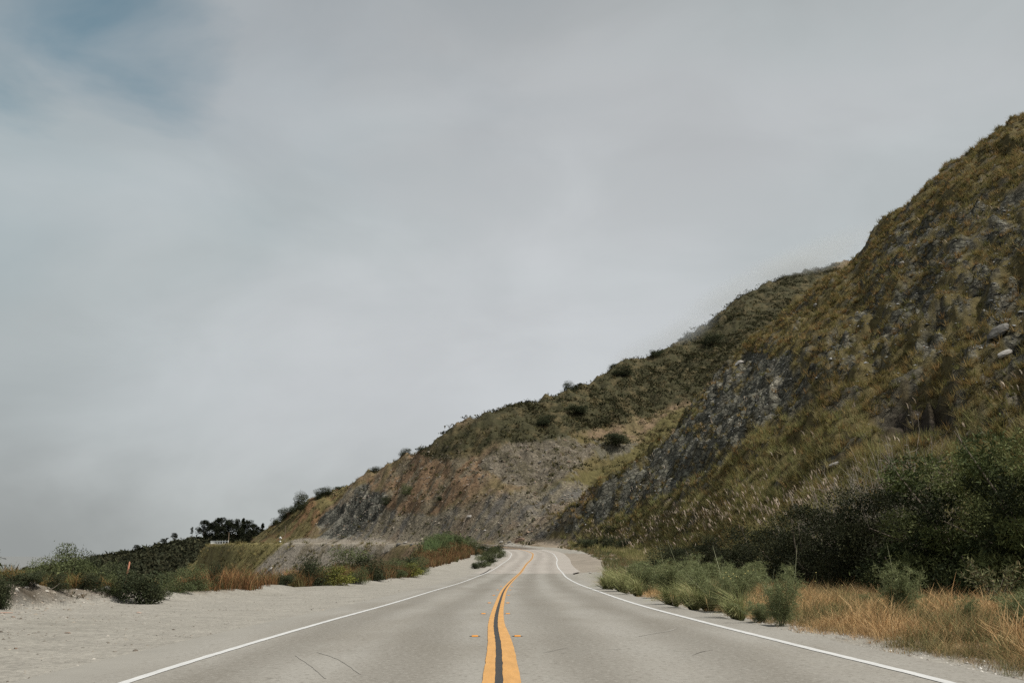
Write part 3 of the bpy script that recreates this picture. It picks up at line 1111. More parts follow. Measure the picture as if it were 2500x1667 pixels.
for k_ in range(6):
    for sd in (-1, 1):
        yy = 15.75 + 7.35 * k_
        s_ = s_at_y(yy)
        off = (-(.21 + .128) if sd < 0 else .31) if k_ == 0 else (-(.30) if sd < 0 else .245)
        p = road_pt(np.array([s_]), off)[0]
        tdir = np.array([np.interp(s_, RS, RT[:, 0]), np.interp(s_, RS, RT[:, 1])])
        e = obj('road_marker', None, loc=tuple(p), rz=-math.atan2(tdir[0], tdir[1]), cat='road marker', group='raised markers along the yellow lines',
                label='amber raised road marker %s of the double yellow line, %s one along the road' % ('left' if sd < 0 else 'right', ords[k_]))
        obj('body', me_mb, e)
        obj('lens', me_ml, e)
        obj('adhesive_pad', me_mp, e)


# ===PART3===

# ------------------------------------------------------------------ vegetation builders
EL = (GZ - CH) / np.maximum(RR, 1)
VIS = EL > np.maximum.accumulate(EL, axis=1) - .010
VISF = (VIS & (GY > 2) & (GPX > -260) & (GPX < 2800)).astype(float)
GN = np.stack([np.gradient(GZ, axis=0) / np.maximum(np.gradient(TT, axis=0) * RR, .01), np.gradient(GZ, axis=1) / np.gradient(RR, axis=1)], -1)


class Pts:
    pass


def scatter(n, px0, px1, r0, r1, fn, power=1.0, seed=0):
    """random ground points in the sector, kept where fn(P) beats a random number"""
    g_ = np.random.default_rng(seed)
    a = np.arctan((g_.uniform(px0, px1, n) - 1250) / 2480)
    u = g_.random(n)
    r = (r0 ** power + u * (r1 ** power - r0 ** power)) ** (1 / power)
    i = np.interp(a, th_all, np.arange(NTh))
    j = np.interp(r, rr, np.arange(NR))
    v = lookup(VISF, i, j) > .45
    i, j, a, r = i[v], j[v], a[v], r[v]
    P = Pts()
    P.x = r * np.sin(a)
    P.y = r * np.cos(a)
    P.z = lookup(GZ, i, j)
    P.lat = GLAT[i.round().astype(int), j.round().astype(int)]
    P.px, P.py = proj(P.x, P.y, P.z)
    P.r = r
    P.M = {k_: lookup(A_, i, j) for k_, A_ in GM.items()}
    keep = g_.random(len(r)) < fn(P)
    for k_ in ('x', 'y', 'z', 'lat', 'px', 'py', 'r'):
        setattr(P, k_, getattr(P, k_)[keep])
    P.M = {k_: A_[keep] for k_, A_ in P.M.items()}
    P.n = int(keep.sum())
    return P


def blades(x, y, z, L, W, az, lean, col, bend=.5, seg=2, tipc=1.25, rs=0):
    """thin blades: arrays of base points, length, width, azimuth of lean, lean (0 upright)"""
    g_ = np.random.default_rng(rs)
    n = len(x)
    dx = np.sin(az)
    dy = np.cos(az)
    # blade's flat side turned at random
    fa = g_.uniform(0, 2 * math.pi, n)
    sx = np.cos(fa) * W / 2
    sy = np.sin(fa) * W / 2
    sh, chh = np.sin(lean), np.cos(lean)
    lean2 = np.minimum(lean + bend, 2.4)
    if seg == 1:
        tx = x + dx * L * sh
        ty = y + dy * L * sh
        tz = z + L * chh
        V = np.stack([np.stack([x - sx, y - sy, z], -1), np.stack([x + sx, y + sy, z], -1), np.stack([tx, ty, tz], -1)], 1)
        fc = np.arange(n * 3).reshape(n, 3)
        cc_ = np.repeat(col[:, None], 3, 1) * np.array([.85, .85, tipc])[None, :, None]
        return V.reshape(-1, 3), fc, cc_.reshape(-1, 3)
    mx = x + dx * L * .5 * sh
    my = y + dy * L * .5 * sh
    mz = z + L * .5 * chh
    tx = mx + dx * L * .5 * np.sin(lean2)
    ty = my + dy * L * .5 * np.sin(lean2)
    tz = mz + L * .5 * np.cos(lean2)
    V = np.stack([np.stack([x - sx, y - sy, z], -1), np.stack([x + sx, y + sy, z], -1), np.stack([mx + sx * .8, my + sy * .8, mz], -1),
                  np.stack([mx - sx * .8, my - sy * .8, mz], -1), np.stack([tx, ty, tz], -1)], 1)
    b0 = np.arange(n)[:, None] * 5
    fc = np.concatenate([b0 + [0, 1, 2], b0 + [0, 2, 3], b0 + [3, 2, 4]], 0)
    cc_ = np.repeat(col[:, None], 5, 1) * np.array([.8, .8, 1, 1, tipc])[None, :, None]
    return V.reshape(-1, 3), fc, cc_.reshape(-1, 3)


def cat_geo(parts):
    Vs, Fs, Cs = [], [], []
    o = 0
    for v, f, c in parts:
        Vs.append(v)
        Fs.append(f + o)
        Cs.append(c)
        o += len(v)
    return np.vstack(Vs), np.vstack(Fs), np.vstack(Cs)


def pick(pal, n, g_, jit=.18):
    pal = np.array(pal)
    c = pal[g_.integers(0, len(pal), n)]
    return c * (1 + g_.normal(0, jit, (n, 1))).clip(.4, 1.8)


def tufts(name, P, nb, L, W, pal, lean=(.1, 1.0), seg=1, seed=0, spread=.12, wind=None, mt=None, grow=None, scale_var=.35, tipc=1.3, minpx=.55, pal2=None, pal2_sc=2.5, **kw):
    """tussocks: nb blades fanning out of each point"""
    g_ = np.random.default_rng(seed)
    n = P.n
    k_ = nb
    sz = (1 + g_.uniform(-scale_var, scale_var, n))
    if grow is not None:
        sz = sz * grow
    N = n * k_
    az = g_.uniform(0, 2 * math.pi, N)
    ln = g_.uniform(lean[0], lean[1], N)
    base = pick(pal, n, g_, .16)
    if pal2 is not None:
        base = mixc(base, pick(pal2, n, g_, .16), ss(fbm(P.x, P.y, pal2_sc, 3, seed + 300), -.15, .25))
    col = np.repeat(base, k_, 0) * (1 + g_.normal(0, .14, (N, 1))).clip(.5, 1.6)
    s_ = np.repeat(sz, k_)
    rad = g_.random(N) * spread * s_
    x = np.repeat(P.x, k_) + np.sin(az) * rad
    y = np.repeat(P.y, k_) + np.cos(az) * rad
    z = np.repeat(P.z, k_) - .03
    LL = L * s_ * g_.uniform(.6, 1.1, N)
    if wind is not None:
        wx, wy = wind
        vx = np.sin(az) * np.sin(ln) + wx
        vy = np.cos(az) * np.sin(ln) + wy
        az = np.arctan2(vx, vy)
        ln = np.arctan2(np.hypot(vx, vy), np.cos(ln))
    WW = np.maximum(W * s_, (np.repeat(P.r, k_) * minpx / 995.0))
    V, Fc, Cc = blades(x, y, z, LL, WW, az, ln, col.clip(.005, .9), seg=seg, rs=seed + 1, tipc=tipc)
    return obj(name, mesh_np(name, V, Fc, [mt or M_grass], False, Cc), kind='stuff', **kw)


# ---- grass over the near spur
def f_spur(P):
    clump = ss(fbm(P.x, P.y, 7, 3, 101), -.35, .3)
    far = (P.y > 235) | ((P.px < 1300))
    v = (.25 + .75 * clump) * (1 - P.M['rocka'] * .92) * (1 - P.M['rockb'] * .55) * (1 - P.M['hollow'] * .95)
    v = v * (P.lat > 17) * (P.z > .8)
    return np.where(far, 0, v)


pal_spur = [(.125, .098, .036), (.105, .09, .036), (.15, .108, .045), (.085, .082, .032), (.14, .12, .05), (.16, .10, .045)]
P = scatter(42000, 1280, 2760, 45, 236, f_spur, 1.3, 1)
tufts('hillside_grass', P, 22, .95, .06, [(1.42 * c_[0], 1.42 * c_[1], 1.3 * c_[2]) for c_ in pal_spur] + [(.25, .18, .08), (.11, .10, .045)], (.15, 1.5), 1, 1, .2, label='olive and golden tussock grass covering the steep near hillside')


def f_low(P):
    return (P.lat > 13) * (P.px > 1330) * (P.M['rocka'] < .5) * (1 - P.M['hollow']) * ss(P.py, 950, 1120) * (P.y < 215) * (.35 + .65 * ss(fbm(P.x, P.y, 6, 3, 103), -.3, .3))


P = scatter(26000, 1330, 2760, 50, 215, f_low, 1.0, 2)
tufts('tall_hill_grass', P, 22, 1.1, .05, [(.205, .19, .075), (.17, .165, .065), (.235, .21, .095), (.145, .15, .058), (.24, .20, .10)], (.05, 1.2), 1, 2, .25, wind=(-.05, -.03),
      label='taller yellow-green grass on the lower part of the near hillside')


# ---- pampas plumes standing in the lower hillside grass
def f_plume(P):
    belt = np.exp(-((P.py - 1300 + (P.px - 1600) * .18) / 34) ** 2) * (P.px < 2050) * (P.px > 1420) * .8
    up = ss(P.py, 1000, 1080) * (P.px > 1480) * .16 * ss(fbm(P.x, P.y, 14, 2, 105), -.1, .4)
    return (P.lat > 16) * (P.y < 220) * (belt + up * .45 + .004) * (P.px > 1400)


P = scatter(9500, 1400, 2700, 55, 220, f_plume, .9, 3)
g_ = np.random.default_rng(5)
n = P.n
k_ = 3
az = g_.uniform(-2.4, .1, n * k_)
ln = g_.uniform(.02, .42, n * k_)
xx = np.repeat(P.x, k_) + g_.normal(0, .35, n * k_)
yy = np.repeat(P.y, k_) + g_.normal(0, .35, n * k_)
zz = np.repeat(P.z, k_)
Ls = g_.uniform(.7, 1.5, n * k_)
a1 = blades(xx, yy, zz, Ls, np.full(n * k_, .03), az, ln, pick([(.2, .17, .09)], n * k_, g_), seg=1, rs=3)
hx = xx + np.sin(az) * np.sin(ln) * Ls * .75
hy = yy + np.cos(az) * np.sin(ln) * Ls * .75
hz = zz + np.cos(ln) * Ls * .75
parts = [a1]
for q_ in range(3):
    parts.append(blades(hx, hy, hz, g_.uniform(.35, .7, n * k_), np.full(n * k_, .115), az + g_.normal(0, .2, n * k_), ln + g_.normal(.05, .06, n * k_),
                        pick([(.48, .41, .32), (.52, .44, .35), (.40, .33, .25), (.46, .36, .29)], n * k_, g_), seg=2, rs=10 + q_, tipc=1.0))
V, Fc, Cc = cat_geo(parts)
obj('pampas_plumes', mesh_np('pampas_plumes', V, Fc, [M_grass], False, Cc), kind='stuff', label='pale feathery grass plumes standing above the hillside grass')

# loose rock chips on the spur and scree
def stones(name, P, size, pal, seed, flat=.6, **kw):
    g_ = np.random.default_rng(seed)
    T = np.array([(1, 0, 0), (-.5, .87, 0), (-.5, -.87, 0), (0, 0, 1.0), (.6, .5, .55), (-.7, .1, .6)])
    Fm = np.array([(0, 4, 3), (4, 1, 3), (1, 5, 3), (5, 2, 3), (2, 0, 3), (0, 1, 4), (1, 2, 5)])
    n = P.n
    s = size * np.exp(g_.normal(0, .45, n))
    a = g_.uniform(0, 6.28, n)
    Vx = T[None] * (1 + g_.normal(0, .22, (n, 6, 3)))
    X = (Vx[..., 0] * np.cos(a)[:, None] - Vx[..., 1] * np.sin(a)[:, None]) * s[:, None]
    Y = (Vx[..., 0] * np.sin(a)[:, None] + Vx[..., 1] * np.cos(a)[:, None]) * s[:, None]
    Z = (Vx[..., 2] * flat - .12) * s[:, None]
    V = np.stack([X + P.x[:, None], Y + P.y[:, None], Z + P.z[:, None]], -1).reshape(-1, 3)
    Fc = (Fm[None] + np.arange(n)[:, None, None] * 6).reshape(-1, 3)
    c = np.repeat(pick(pal, n, g_, .2), 6, 0)
    return obj(name, mesh_np(name, V, Fc, [M_stone], False, c.clip(.01, .8)), kind='stuff', **kw)


M_stone = mat('stone_chips', attr=True, rough=.9, spec=.2)
P = scatter(60000, 1280, 2700, 60, 236, lambda P: (P.M['rocka'] * .5 + P.M['rockb'] * .35 + .05) * (P.lat > 14) * (P.y < 236), 1.2, 6)
stones('slate_chips', P, .11, [(.13, .135, .13), (.08, .085, .085), (.20, .20, .19), (.10, .095, .085), (.20, .20, .19)], 6, label='loose chips of dark slate on the near hillside')
P = scatter(42000, 640, 1500, 170, 420, lambda P: (P.M['grey'] * .5 + P.M['scree'] * .6 + P.M['rust'] * .5 + P.M['emb'] * .08 + P.M['cliff'] * .2) * (np.abs(P.lat) > 6), 1.0, 7)
stones('scree', P, .21, [(.17, .15, .12), (.13, .11, .09), (.19, .165, .13), (.15, .11, .08), (.10, .09, .08)], 7, label='loose scree on the cut slope behind the bend')


# ---- far slopes: scrub and grass
def clumps(name, P, nt, rad, h, tri, pal, seed, far_k=None, **kw):
    """low domes of leaf-sized triangles"""
    g_ = np.random.default_rng(seed)
    n = P.n
    s = np.exp(g_.normal(-.05, .38, n))
    N = n * nt
    u = g_.normal(0, 1, (N, 3))
    u /= np.linalg.norm(u, axis=1)[:, None]
    u[:, 2] = np.abs(u[:, 2])
    k_ = g_.uniform(.55, 1.05, N)
    S = np.repeat(s * (1 if far_k is None else np.maximum(1, P.r / far_k)), nt)
    cx = np.repeat(P.x, nt) + u[:, 0] * rad * S * k_
    cy = np.repeat(P.y, nt) + u[:, 1] * rad * S * k_
    cz = np.repeat(P.z, nt) + u[:, 2] * h * S * k_ - .1
    A = g_.normal(0, 1, (N, 3, 3)) * tri * S[:, None, None] ** .5
    V = (np.stack([cx, cy, cz], -1)[:, None] + A).reshape(-1, 3)
    c = np.repeat(pick(pal, n, g_, .14), nt, 0) * (1 + g_.normal(0, .14, (N, 1))).clip(.4, 1.9)
    c = np.repeat(c, 3, 0)
    return obj(name, mesh_np(name, V, np.arange(N * 3).reshape(-1, 3), [M_far], False, c.clip(.004, .8)), kind='stuff', **kw)


P = scatter(30000, 1000, 2120, 240, 680, lambda P: P.M['scrub'] * (.12 + .75 * ss(fbm(P.x, P.y, 24, 3, 108) + ss(P.py + (P.px - 1500) * .55, 930, 1010) * .6 - .25, -.3, .3)) + .08 * (P.py < 1160) * (1 - P.M['scree']), 1.2, 8)
clumps('hillside_scrub', P, 30, 1.8, .8, .21, [(.032, .033, .016), (.028, .03, .015), (.038, .037, .018), (.048, .043, .021), (.030, .032, .016)], 8,
       label='dark green scrub covering the upper hillside behind the bend')
P = scatter(26000, 600, 1900, 215, 520, lambda P: (.32 + .4 * P.M['gstrip'] + .35 * P.M['leftg']) * (1 - .45 * P.M['grey']) * (1 - P.M['cliff']) * (1 - .4 * P.M['scree'])
            * (1 - .3 * P.M['rust']) * ss(fbm(P.x, P.y, 9, 3, 111), -.2, .25) * (np.abs(P.lat) > 9), 1.1, 9)
tufts('far_hill_grass', P, 13, 1.1, .17, [(.13, .105, .045), (.11, .095, .04), (.15, .115, .055), (.10, .08, .04), (.095, .09, .036)], (.1, 1.2), 1, 9, .5,
      label='dry olive grass tufts on the hillside behind the bend')
P = scatter(6000, 640, 1500, 215, 420, lambda P: (P.M['grey'] * .14 + P.M['rust'] * .2 + P.M['scree'] * .2 + P.M['leftg'] * .2) * (P.lat > 9), 1.1, 10)
clumps('low_scrub', P, 14, .75, .7, .22, [(.06, .06, .027), (.08, .07, .03), (.05, .05, .025)], 10, label='small dark bushes dotted over the bare cut slope')
P = scatter(9000, 430, 960, 190, 430, lambda P: (P.M['embg'] * .8 + P.M['emb'] * .55 * ss(fbm(P.x, P.y, 8, 3, 109), .05, .35)) * (P.lat < -6), 1.1, 12)
tufts('bank_grass', P, 14, 1.0, .14, [(.17, .145, .06), (.14, .125, .05), (.19, .15, .07), (.09, .085, .035)], (.1, 1.1), 1, 12, .5, label='yellowish grass on the bank below the far road')
P = scatter(14000, 60, 700, 640, 930, lambda P: .8 + 0 * P.x, 1.0, 13)
clumps('ridge_scrub', P, 9, 2.6, 1.8, .9, [(.036, .038, .022), (.030, .033, .020), (.044, .043, .024)], 13, label='dark scrub over the distant low ridge')


# ------------------------------------------------------------------ individual shrubs and trees
def leaf_cloud(cent, L, W, g_, col, up=.0, tri=False):
    """one diamond-shaped leaf at each centre"""
    n = len(cent)
    d = g_.normal(0, 1, (n, 3))
    d[:, 2] += up
    d /= np.linalg.norm(d, axis=1)[:, None]
    s = np.cross(d, g_.normal(0, 1, (n, 3)))
    s /= np.linalg.norm(s, axis=1)[:, None] + 1e-9
    LL = (L * g_.uniform(.6, 1.3, n))[:, None]
    WW = (W * g_.uniform(.7, 1.2, n))[:, None]
    if tri:
        V = np.stack([cent - s * WW / 2, cent + s * WW / 2, cent + d * LL], 1)
        return V.reshape(-1, 3), np.arange(n * 3).reshape(-1, 3), np.repeat(col, 3, 0)
    V = np.stack([cent, cent + d * LL * .45 + s * WW / 2, cent + d * LL, cent + d * LL * .45 - s * WW / 2], 1)
    i = np.arange(n)[:, None] * 4
    return V.reshape(-1, 3), np.concatenate([i + [0, 1, 2], i + [0, 2, 3]], 0), np.repeat(col, 4, 0)


def tube(pts, r0, r1, k=4):
    pts = np.array(pts, float)
    n = len(pts)
    T = np.gradient(pts, axis=0)
    T /= np.linalg.norm(T, axis=1)[:, None] + 1e-9
    ref = np.array([.31, .2, .93]) if abs(T[0, 2]) < .8 else np.array([1.0, .1, 0])
    A = np.cross(T, ref)
    A /= np.linalg.norm(A, axis=1)[:, None] + 1e-9
    B = np.cross(T, A)
    r = np.linspace(r0, r1, n)[:, None, None]
    an = np.linspace(0, 2 * math.pi, k, endpoint=False)
    V = pts[:, None] + r * (A[:, None] * np.cos(an)[None, :, None] + B[:, None] * np.sin(an)[None, :, None])
    i = np.arange(n * k).reshape(n, k)
    f = np.stack([i[:-1], np.roll(i[:-1], -1, 1), np.roll(i[1:], -1, 1), i[1:]], -1).reshape(-1, 4)
    f = np.vstack([f[:, [0, 1, 2]], f[:, [0, 2, 3]]])
    V = V.reshape(-1, 3)
    return V, f, np.full((len(V), 3), .1)


def shrub_meshes(name, seed, n, L, W, pal, lumps=14, wid=1.0, ht=1.0, fill=.35, up=.3, branches=9, under=.0, lump_r=.34, light=1.25):
    """unit shrub (about 1 m wide, 1 m tall): foliage in uneven lumps and the branches that carry them"""
    g_ = np.random.default_rng(seed)
    C_ = []
    for _ in range(lumps):
        a = g_.uniform(0, 2 * math.pi)
        rr_ = math.sqrt(g_.random()) * .36
        zc = under + (.10 + (1 - under - .30) * g_.random()) * (1.15 - (rr_ / .5) ** 2 * .55)
        if _ % 3 == 0:
            rr_ = g_.uniform(.15, .4)
            zc = g_.uniform(.08, .3)
        C_.append((rr_ * math.cos(a) * wid, rr_ * math.sin(a) * wid, min(zc, .86) * ht, lump_r * g_.uniform(.42, 1.0)))
    C_ = np.array(C_)
    k = g_.integers(0, lumps, n)
    u = g_.normal(0, 1, (n, 3))
    u /= np.linalg.norm(u, axis=1)[:, None]
    rad = C_[k, 3] * np.where(g_.random(n) < fill, g_.random(n) ** .5, g_.uniform(.82, 1.12, n))
    pos = C_[k, :3] + u * rad[:, None] * [wid, wid, ht * .8]
    # stray sprays beyond the outline
    st = g_.random(n) < .07
    pos[st] += u[st] * g_.uniform(.02, .12, (st.sum(), 1))
    pos[:, 2] = np.abs(pos[:, 2])
    lc = pick(pal, lumps, g_, .12)[k]
    col = lc * (1 + g_.normal(0, .2, (n, 1))).clip(.45, 1.8)
    V, Fc, Cc = leaf_cloud(pos, L, W, g_, col.clip(.004, .8), up)
    fol = mesh_np(name + '_foliage', V, Fc, [M_leaf], False, Cc)
    parts = []
    for b_ in range(branches):
        c = C_[b_ % lumps]
        p0 = np.array([g_.normal(0, .04), g_.normal(0, .04), -.05])
        mid = p0 * .5 + c[:3] * .5 + g_.normal(0, .05, 3)
        end = c[:3] + g_.normal(0, .08, 3) + [0, 0, c[3] * .6]
        parts.append(tube([p0, p0 * .7 + mid * .3, mid, end], .016, .003, 3))
    V, Fc, Cc = cat_geo(parts)
    stm = mesh_np(name + '_stem', V, Fc, [M_bark])
    return fol, stm


def place(kind, meshes, x, y, z, w_, h_, label, cat, group=None, rz=None, parts=('foliage', 'stem'), d_=None, tilt=None):
    e = obj(kind, None, loc=(x, y, z - .03), rz=rz if rz is not None else random.uniform(0, 6.28), label=label, cat=cat, group=group)
    if tilt:
        e.rotation_euler[0], e.rotation_euler[1] = tilt
    e.scale = (w_, d_ or w_, h_)
    for nm, me_ in zip(parts, meshes):
        obj(nm, me_, e)
    return e


pal_dark = [(.040, .048, .024), (.032, .040, .020), (.050, .056, .028)]
pal_mid = [(.085, .10, .045), (.07, .085, .038), (.105, .12, .052)]
pal_willow = [(.075, .088, .034), (.095, .105, .042), (.055, .068, .026)]
pal_fern = [(.17, .19, .09), (.13, .155, .07), (.21, .225, .11)]
pal_must = [(.15, .15, .035), (.19, .18, .04), (.09, .10, .035), (.13, .135, .03)]
pal_rustb = [(.16, .085, .04), (.19, .10, .045), (.13, .07, .035)]
SH_D = [shrub_meshes('dark_shrub', 20 + i, 5200, .055, .022, pal_dark, 16, fill=.3) for i in range(3)]
SH_M = [shrub_meshes('green_shrub', 30 + i, 5200, .06, .017, pal_mid, 13, fill=.3, up=.8) for i in range(3)]
SH_Y = [shrub_meshes('mustard', 40 + i, 3600, .05, .026, pal_must, 12, fill=.3, up=.5) for i in range(1)]
SH_W = [shrub_meshes('willow', 50, 34000, .034, .0085, [(.042, .055, .02), (.072, .086, .03), (.026, .034, .014), (.11, .125, .048)], 48, fill=.2, up=.2, branches=16, lump_r=.165)]  # low tones put the willow's shaded parts into the leaf colour
SH_B = [shrub_meshes('thicket', 55 + i, 22000, .024, .010, [(.016, .02, .009), (.030, .034, .016), (.045, .047, .022), (.022, .026, .012)], 46, fill=.3, up=.2, branches=20, lump_r=.19) for i in range(2)]  # near-black tones carry the thicket's shade in the leaves


# feathery plants: hair-thin fronds in plumes along stems
def fennel_meshes(seed, stems=9, fr=26, per=34, pal=pal_fern, tall=None, lean=.85):
    g_ = np.random.default_rng(seed)
    sp, cen, dr = [], [], []
    for s_ in range(stems):
        a = g_.uniform(0, 6.28)
        ln_ = g_.uniform(.02, lean)
        h_ = g_.uniform(.5, .95)
        if tall and s_ < tall:
            h_, ln_ = 1.12 + .2 * g_.random(), g_.uniform(.15, .4)
        p0 = np.array([g_.normal(0, .05), g_.normal(0, .05), 0])
        p3 = p0 + [math.cos(a) * ln_ * h_, math.sin(a) * ln_ * h_, h_]
        p1 = p0 * .66 + p3 * .34 + g_.normal(0, .02, 3)
        p2 = p0 * .33 + p3 * .67 + g_.normal(0, .03, 3)
        sp.append(tube([p0, p1, p2, p3], (.010 if (tall and s_ < tall) else .006), .002, 4))
        for f_ in range(fr):
            t = g_.uniform(.15, 1.0)
            base = p0 * (1 - t) + p3 * t
            d = g_.normal(0, 1, 3)
            d[2] = abs(d[2]) * .6 + .1
            d /= np.linalg.norm(d)
            ext = g_.uniform(.10, .30) * (1.15 - t * .6)
            if tall and s_ < tall and t > .72:
                continue
            q_ = g_.random((per, 1))
            c = base + d * q_ * ext + g_.normal(0, .022, (per, 3)) - [0, 0, .05] * q_ ** 2
            cen.append(c)
            dr.append(np.repeat(d[None], per, 0))
    cen = np.vstack(cen)
    dr = np.vstack(dr)
    n = len(cen)
    d = dr + g_.normal(0, .6, (n, 3))
    d /= np.linalg.norm(d, axis=1)[:, None]
    s = np.cross(d, g_.normal(0, 1, (n, 3)))
    s /= np.linalg.norm(s, axis=1)[:, None]
    L_ = g_.uniform(.03, .09, (n, 1))
    V = np.stack([cen - s * .0028, cen + s * .0028, cen + d * L_], 1).reshape(-1, 3)
    col = pick(pal, n, g_, .22)
    fol = mesh_np('fennel_fronds', V, np.arange(n * 3).reshape(-1, 3), [M_leaf], False, np.repeat(col, 3, 0).clip(.005, .8))
    V, Fc, Cc = cat_geo(sp)
    return fol, mesh_np('fennel_stem', V, Fc, [M_stalk])


FN = [fennel_meshes(70, 15, tall=1), fennel_meshes(71, 15, tall=1), fennel_meshes(72, 16)]


# ---- long-bladed grass clumps as things
def clump_mesh(seed, n, L, W, pal, lean=(.1, 1.0), wind=(0, 0), spread=.12):
    g_ = np.random.default_rng(seed)
    az = g_.uniform(0, 6.28, n)
    ln = g_.uniform(lean[0], lean[1], n)
    vx = np.sin(az) * np.sin(ln) + wind[0]
    vy = np.cos(az) * np.sin(ln) + wind[1]
    az2 = np.arctan2(vx, vy)
    ln2 = np.arctan2(np.hypot(vx, vy), np.cos(ln))
    r_ = g_.random(n) * spread
    V, Fc, Cc = blades(np.sin(az) * r_, np.cos(az) * r_, np.zeros(n), L * g_.uniform(.5, 1.1, n), np.full(n, W), az2, ln2, pick(pal, n, g_, .2), bend=.75, seg=2, rs=seed)
    return mesh_np('grass_clump', V, Fc, [M_grass], False, Cc.clip(.005, .9))


pal_long = [(.27, .28, .125), (.21, .225, .095), (.33, .31, .16), (.16, .175, .07)]
GC1 = [clump_mesh(80 + i, 320, 1.0, .014, pal_long, (.05, .95), (-.35, -.1)) for i in range(3)]
GC2 = [clump_mesh(90 + i, 420, 1.0, .04, [(.20, .18, .07), (.15, .15, .06), (.24, .18, .09), (.10, .10, .045)], (.05, 1.0), (-.15, 0), .3) for i in range(2)]


def tree_meshes(seed, kind='broad'):
    """a distant evergreen about 1 unit tall: tapered trunk, limbs, crown of leaf clumps"""
    g_ = np.random.default_rng(seed)
    C_ = []
    for _ in range(20):
        if kind == 'cone':
            t = g_.random()
            zc = .2 + .75 * t
            rr_ = (1 - t) * .2 * g_.random()
            rad = .05 + .10 * (1 - t)
        elif kind == 'sparse':
            zc = g_.uniform(.4, .95)
            rr_ = g_.random() * .14
            rad = .05 + .05 * g_.random()
        else:
            zc = g_.uniform(.08, .92)
            rr_ = math.sqrt(g_.random()) * .34 * (1.15 - .55 * abs(zc - .55) / .4)
            rad = g_.uniform(.09, .18)
        a = g_.uniform(0, 6.28)
        C_.append((rr_ * math.cos(a), rr_ * math.sin(a), zc, rad))
    C_ = np.array(C_)
    n = 2600 if kind != 'sparse' else 500
    k = g_.integers(0, 20, n)
    u = g_.normal(0, 1, (n, 3))
    u /= np.linalg.norm(u, axis=1)[:, None]
    pos = C_[k, :3] + u * C_[k, 3:4] * g_.uniform(.6, 1.1, (n, 1)) * [1, 1, .75]
    V, Fc, Cc = leaf_cloud(pos, .055, .032, g_, pick([(.018, .021, .012), (.024, .027, .015), (.014, .017, .01)], n, g_, .2))
    cr = mesh_np('tree_crown', V, Fc, [M_far], False, Cc)
    parts = [tube([(0, 0, -.06), (.01, 0, .3), (0, .01, .6), (.01, 0, .88)], .022, .006, 6)]
    for b_ in range(8):
        c = C_[b_]
        z0 = c[2] * .6
        parts.append(tube([(0, 0, z0), (c[0] * .5, c[1] * .5, z0 + (c[2] - z0) * .6), c[:3]], .008, .003, 3))
    V, Fc, Cc = cat_geo(parts)
    return cr, mesh_np('tree_trunk', V, Fc, [M_bark])


TR = [tree_meshes(100 + i) for i in range(3)] + [tree_meshes(104, 'cone'), tree_meshes(105, 'sparse')]
# ===PART4===

# ------------------------------------------------------------------ sea, fog
me = mesh_np('sea', np.array([(-14000, -6000, -41), (1000, -6000, -41), (1000, 16000, -41), (-14000, 16000, -41)], float), np.array([(0, 1, 2, 3)]),
             [mat('sea_water', (.155, .155, .148), .45, spec=.35)])  # fog over the water is painted as this grey base colour
obj('sea', me, kind='structure', label='fog-grey sea')

# ------------------------------------------------------------------ verge on the right
wind = (.30, .05)
pal_dry = [(.43, .275, .13), (.35, .21, .095), (.50, .35, .185), (.27, .16, .072), (.46, .32, .16)]


def f_verge(P):
    edge = P.lat - np.interp(P.y, [5, 20, 40, 80], [5.35, 5.15, 5.2, 5.3]) + .35 * fbm(P.x, P.y, 1.3, 3, 121)
    return (edge > 0) * (P.lat < 13.5) * (P.y < 46) * (.25 + .75 * ss(fbm(P.x, P.y, 1.8, 3, 122), -.45, .15)) * (.35 + .65 * ss(edge, 0, .8))


P = scatter(52000, 1250, 2800, 6.5, 46, f_verge, .8, 20)
hgt = ss(P.lat - 5.0, 0, 1.6) * .75 + .35
tufts('dry_verge_grass', P, 10, .38, .006, pal_dry, (.05, 1.25), 2, 20, .10, wind=(.16, .03), grow=hgt * (1 + .6 * fbm(P.x, P.y, .7, 3, 129)).clip(.35, 1.8), tipc=1.7, minpx=.3,
      pal2=[(.27, .185, .09), (.18, .145, .065), (.12, .12, .05)], pal2_sc=1.6, label='rusty golden dry grass along the road verge')
P = scatter(5200, 1250, 2800, 8, 46, lambda P: (P.lat > 6.4) * (P.lat < 13) * ss(fbm(P.x, P.y, 2.5, 3, 124), .0, .3) * .9, .8, 22)
tufts('green_verge_grass', P, 16, .34, .008, [(.11, .125, .05), (.085, .10, .04)], (.05, .9), 2, 22, .12, wind=wind, label='green grass growing through the dry verge')
P = scatter(26000, 1250, 2800, 7, 60, lambda P: (P.lat > 4.75 + .25 * fbm(P.x, P.y, .8, 3, 126)) * (P.lat < 5.9) * 1.0, .8, 21)
stones('verge_gravel', P, .016, [(.30, .28, .25), (.22, .20, .17), (.38, .36, .33), (.15, .13, .11)], 21, label='loose gravel at the edge of the asphalt')
P = scatter(9000, 1250, 2800, 12, 60, lambda P: (P.lat > 5.9) * (P.lat < 14) * ss(fbm(P.x, P.y, 3, 3, 127), .0, .4) * .8, .8, 24)
stones('verge_stones', P, .035, [(.30, .27, .24), (.22, .19, .16), (.36, .33, .30)], 24, label='small pale stones showing between the verge plants')


# grass further along the right side
def f_ver2(P):
    e_ = P.lat - np.interp(P.y, [40, 60, 90, 130, 150, 190], [5.3, 5.4, 7.5, 9.5, 9, 9])
    return (e_ > 0) * (P.lat < 24) * (P.y > 42) * (P.y < 205) * (.3 + .7 * ss(fbm(P.x, P.y, 4, 3, 131), -.3, .2))


